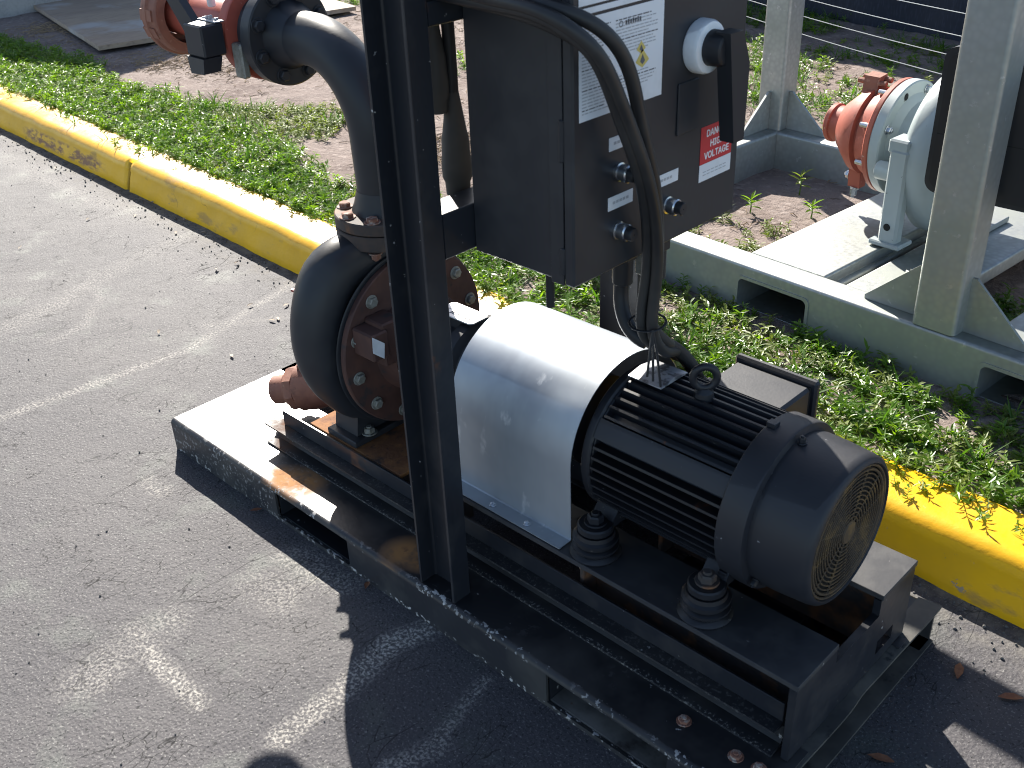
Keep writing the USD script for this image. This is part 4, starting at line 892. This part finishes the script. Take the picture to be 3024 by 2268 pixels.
def lump(x, y, cx, cy, rx, ry): return np.clip(1.6 - 1.6 * np.hypot((x - cx) / rx, (y - cy) / ry), 0, 1)
def in_frame_rails(x, y):
    d = np.stack([x - GO[0], y - GO[1]], -1); u = d @ GU + GO[0]; v = d @ GV
    rail = (u > -.05) & (((v > -.015) & (v < .115)) | ((v > 1.19) & (v < 1.34)) | ((u < .12) & (v > -.015) & (v < 1.34)) | ((v > 0) & (v < .9) & (u > .8) & (u < 1.42)) | ((v > 0) & (v < 1.2) & (u > 1.12) & (u < 1.42)) | ((v > 0) & (v < 1.2) & (u > 1.6) & (u < 1.92)))
    return rail
def density(x, y):
    s, t = kst(x, y); n1 = meshkit.fbm(np.stack([x * 3.2, y * 3.2, x * 0], -1), 3, 31); n2 = meshkit.fbm(np.stack([x * 9, y * 9, x * 0], -1), 2, 32)
    far_edge = np.interp(x, [-6, -4.4, -3.6, -3.0, -2.6, -2.2, -1.9, -1.5, -1.2, -.7, -.2, .5, 1, 4], [1.95, 2.0, 1.86, 1.88, 1.98, 2.25, 2.2, 1.62, 1.55, 1.62, 1.7, 1.7, 1.7, 1.7])
    strip = np.clip((far_edge + .10 * (n1 - .5) - y) / .09, 0, 1)
    bare = np.maximum.reduce([lump(x, y, -1.5, 1.78, .4, .2), lump(x, y, -1.1, 2.05, .35, .25) * 1, lump(x, y, .5, 1.2, .25, .06) * .5])
    d = strip * (1 - np.clip(bare * 1.3, 0, 1))
    inside = np.maximum.reduce([lump(x, y, .35, 2.0, .28, .26), lump(x, y, .62, 2.05, .25, .25), lump(x, y, .7, 1.86, .25, .22), lump(x, y, .45, 1.85, .3, .2), lump(x, y, 1.52, 2.0, .15, .25), lump(x, y, 1.75, 2.05, .25, .2)]) * .9
    d = np.maximum(d, inside * (n2 > .38))
    back = np.maximum.reduce([lump(x, y, -1.6, 5.2, 1.2, .9), lump(x, y, -.75, 4.3, .5, .75), lump(x, y, -.3, 3.75, .35, .35), lump(x, y, -.15, 3.9, .4, .35), lump(x, y, .25, 4.2, .7, .5), lump(x, y, .1, 3.35, .45, .22), lump(x, y, .55, 3.3, .5, .3), lump(x, y, -.4, 5.0, .8, .45), lump(x, y, .5, 4.9, .8, .5), lump(x, y, -1.95, 2.75, .35, .5) , lump(x, y, -4.6, 4.3, .8, .4), lump(x, y, -2.2, 3.4, .4, .3)])
    d = np.maximum(d, back * np.clip((n1 - .33) / .15, 0, 1))
    d = d * (t > .13) * (~in_frame_rails(x, y))
    return d, t, n1
r = np.random.default_rng(11)
def sample(n, x0, x1, y0, y1, dens, dmin=0):
    x, y = r.uniform(x0, x1, n), r.uniform(y0, y1, n); d, t, n1 = density(x, y); k = r.random(n) < d * dens
    return x[k], y[k], t[k], n1[k]
x, y, t, n1 = sample(36000, -6.2, 2.6, 1.0, 2.6, .55)
x2, y2, t2, m1 = sample(16000, -5.5, 1.4, 2.6, 6.0, .5)
x, y, t, n1 = np.r_[x, x2], np.r_[y, y2], np.r_[t, t2], np.r_[n1, m1]
z = vz(x, y); z = np.where(t < .2, .138, z)
keep = (t > .17 + .03 * r.random(len(t)))
x, y, z, t, n1 = x[keep], y[keep], z[keep], t[keep], n1[keep]
dry = (r.random(len(x)) < .22) | (x > -.2) & (y < 1.75) & (n1 > .42) & (n1 < .62) & (r.random(len(x)) < .75) | (y > 1.75) & (x > .1) & (x < 1.2) & (y < 2.5) | (x > -2.6) & (x < -1.3) & (y > 1.7) & (y < 2.6)
P = np.stack([x, y, z - .004], 1)
gr = np.random.default_rng(5)
green = [plant(gr, gr.uniform(.02, .055), 14, .027, .0078) for k in range(6)]
pale = [plant(gr, gr.uniform(.015, .045), 12, .024, .008) for k in range(4)]
scatter('ground_cover', green, P[~dry], (.7, 1.35), .35, 'low leafy green weeds covering the verge along the yellow kerb', ['leaf'] * 6, 'weeds', 1)
scatter('pale_ground_cover', pale, P[dry], (.7, 1.3), .45, 'pale dry leafy weeds in the sparse patches of the verge', ['leaf_pale'] * 4, 'weeds', 2)
# overhanging runners on the kerb edge
ex = r.uniform(-5.5, 2.4, 420); s_, _ = kst(ex, 1.1 + 0 * ex); et = .205 - .05 * np.abs(r.normal(0, 1, len(ex))) * (meshkit.fbm(np.stack([ex * 4, ex * 0, ex * 0], -1), 2, 77) > .42)
kx, ky = kw(s_, et); scatter('creeping_runners', green[:3] + pale[:1], np.stack([kx, ky, np.full(len(kx), .137)], 1), (.6, 1.1), .9, 'leafy runners creeping over the back edge of the yellow kerb', ['leaf'] * 3 + ['leaf_pale'], 'weeds', 3)
bx, by, bt, bn = sample(9000, -6, 2.4, 1.15, 5.9, .30); kp = (by > 2.9) | (r.random(len(bx)) < .55); bx, by = bx[kp], by[kp]
scatter('grass_tufts', [blade_tuft(gr, 14, .085) for k in range(4)], np.stack([bx, by, vz(bx, by) - .004], 1), (.6, 1.3), .25, 'thin green grass blades growing among the weeds', ['grass_blade'] * 4, 'grass', 4)
# a few plants one can tell apart
for (px, py), hh, lab in (((2360, 575), .085, 'single pale seedling with a whorl of narrow leaves inside the galvanised frame'), ((2215, 625), .06, 'small bright green tufted seedling left of the whorled one inside the galvanised frame'), ((2395, 640), .055, 'bright green seedling beside the lit cross plate of the galvanised frame')):
    gx_, gy_ = ground_px(px, py, .125); rr = np.random.default_rng(int(px)); sd = thing('seedling', lab, 'plant', (gx_, gy_, float(vz(gx_, gy_))))
    b = np.array([gx_, gy_, float(vz(gx_, gy_)) - .004]); top = b + [0, 0, hh]
    part(sd, 'stem', tube([b, b + [.003, 0, hh * .5], top], [.003, .0025, .002], 6), 'leaf')
    for k in range(9):
        a = k * 2.4; el = .15 + .08 * k; dd = np.array([math.cos(a) * math.cos(el), math.sin(a) * math.cos(el), math.sin(el)]); up = np.array([0, 0, 1.0]) - dd * dd[2]; up /= np.linalg.norm(up)
        part(sd, 'leaf', leaf_mesh(top - [0, 0, hh * .06 * (8 - k)], dd, up, .055 * rr.uniform(.8, 1.1), .013, .15), 'leaf_pale' if px == 2360 else 'leaf', smooth=False)
# straw, twigs and clods on the soil
def straw_bits(n, sampler, L, seed):
    q = np.random.default_rng(seed); vs, fs, c = [], [], 0
    xx, yy = sampler(q, n); zz = vz(xx, yy)
    for a, b, z_ in zip(xx, yy, zz):
        an = q.random() * PI; l = L * q.uniform(.4, 1.3); bend = q.normal(0, .25); w = q.uniform(.0008, .0022)
        pts = np.array([[a, b, z_ + .003], [a + l * .5 * math.cos(an), b + l * .5 * math.sin(an), z_ + .006 + q.random() * .01], [a + l * math.cos(an + bend), b + l * math.sin(an + bend), z_ + .003 + q.random() * .006]])
        v, f = tube(pts, [w, w * 1.3, w * .6], 4, cap=False); vs.append(v); fs.append(f + c); c += len(v)
    return np.vstack(vs), np.vstack(fs)
def soil_sampler(q, n):
    x_ = q.uniform(-5.8, 2.2, n * 3); y_ = q.uniform(1.35, 4.6, n * 3); d, _, nn = density(x_, y_); k = (q.random(len(x_)) < (.12 + .9 * (nn > .52))) & ~in_frame_rails(x_, y_); return x_[k][:n], y_[k][:n]
solo('dry_straw', straw_bits(2600, soil_sampler, .05, 41), 'straw', 'dry straw and dead stems strewn over the bare soil', 'straw', kind='stuff', smooth=False)
def heap_sampler(q, n):
    c = np.array([ground_px(*p, .13) for p in ((560, 150), (470, 185), (640, 205), (1330, 470), (1310, 430), (140, 85))]); i = q.integers(0, len(c), n); return c[i, 0] + q.normal(0, .16, n), c[i, 1] + q.normal(0, .10, n)
solo('straw_heaps', straw_bits(900, heap_sampler, .08, 42), 'straw', 'small heaps of dead straw by the plywood boards', 'straw', kind='stuff', smooth=False)
# grit on the asphalt
q = np.random.default_rng(51); gsn = 1500; gss = q.uniform(-4, 4.6, gsn); gtt = np.where(q.random(gsn) < .55, -np.abs(q.normal(0, .09, gsn)) - .01, q.uniform(-2.4, -.05, gsn)); vs2, fs2, c2 = [], [], 0
ico = trimesh.creation.icosphere(0)
for a, b in zip(gss, gtt):
    x_, y_ = kw(a, b); sz = q.uniform(.0012, .0045) * (1.2 if b > -.15 else .8); v = ico.vertices * sz * q.uniform(.6, 1.2, 3) + [x_, y_, sz * .5]; vs2.append(v); fs2.append(ico.faces + c2); c2 += len(v)
solo('loose_grit', (np.vstack(vs2), np.vstack(fs2)), 'grit', 'loose grit along the foot of the yellow kerb', 'grit', kind='stuff', smooth=False)
# single fallen leaves
def fallen(px, py, L, w, m, label, group, seed):
    q = np.random.default_rng(seed); gx_, gy_ = ground_px(px, py, 0); a = q.random() * 6.3; d = np.array([math.cos(a), math.sin(a), .05]); d /= np.linalg.norm(d); up = np.array([0, 0, 1.0]) - d * d[2]; up /= np.linalg.norm(up)
    v, f = leaf_mesh(np.array([gx_, gy_, .006]) - d * L / 2, d, up, L, w, q.uniform(-.25, .1), q.uniform(.15, .4)); v[:, 2] = np.maximum(v[:, 2], .0045)
    solo('fallen_leaf', (v, f), m, label, 'leaf', group, smooth=True)
for k, (px, py) in enumerate(((60, 735), (545, 650), (600, 690), (612, 640), (685, 1055), (805, 950), (822, 945), (470, 985), (450, 600), (520, 520), (400, 640), (740, 905), (205, 395), (300, 505), (165, 500), (700, 780), (260, 650), (845, 905), (520, 690), (640, 800))):
    fallen(px, py, .034 * (.7 + .05 * (k % 7)), .012, 'dead_leaf', 'small pale dry leaf lying on the sunlit asphalt near the kerb', 'pale dry leaves on the sunlit asphalt', 60 + k)
for (px, py), lab in (((757, 1512), 'brown dry leaf on the shaded asphalt beside the fork pocket of the black skid'), ((1085, 1735), 'red-brown leaf touching the foot of the skid rail left of the near post'), ((2830, 1985), 'tan curled leaf on the shaded asphalt right of the skid end'), ((2985, 2065), 'orange-brown leaf at the right edge of the photo by the strip of sunlight'), ((2600, 2245), 'brown leaf on the asphalt at the bottom edge beside the skid end'), ((1315, 1738), 'small dark brown leaf by the scuffed rail under the near post')):
    fallen(px, py, .05 if px > 2000 else .032, .02 if px > 2000 else .014, 'dead_leaf_brown', lab, None, int(px))
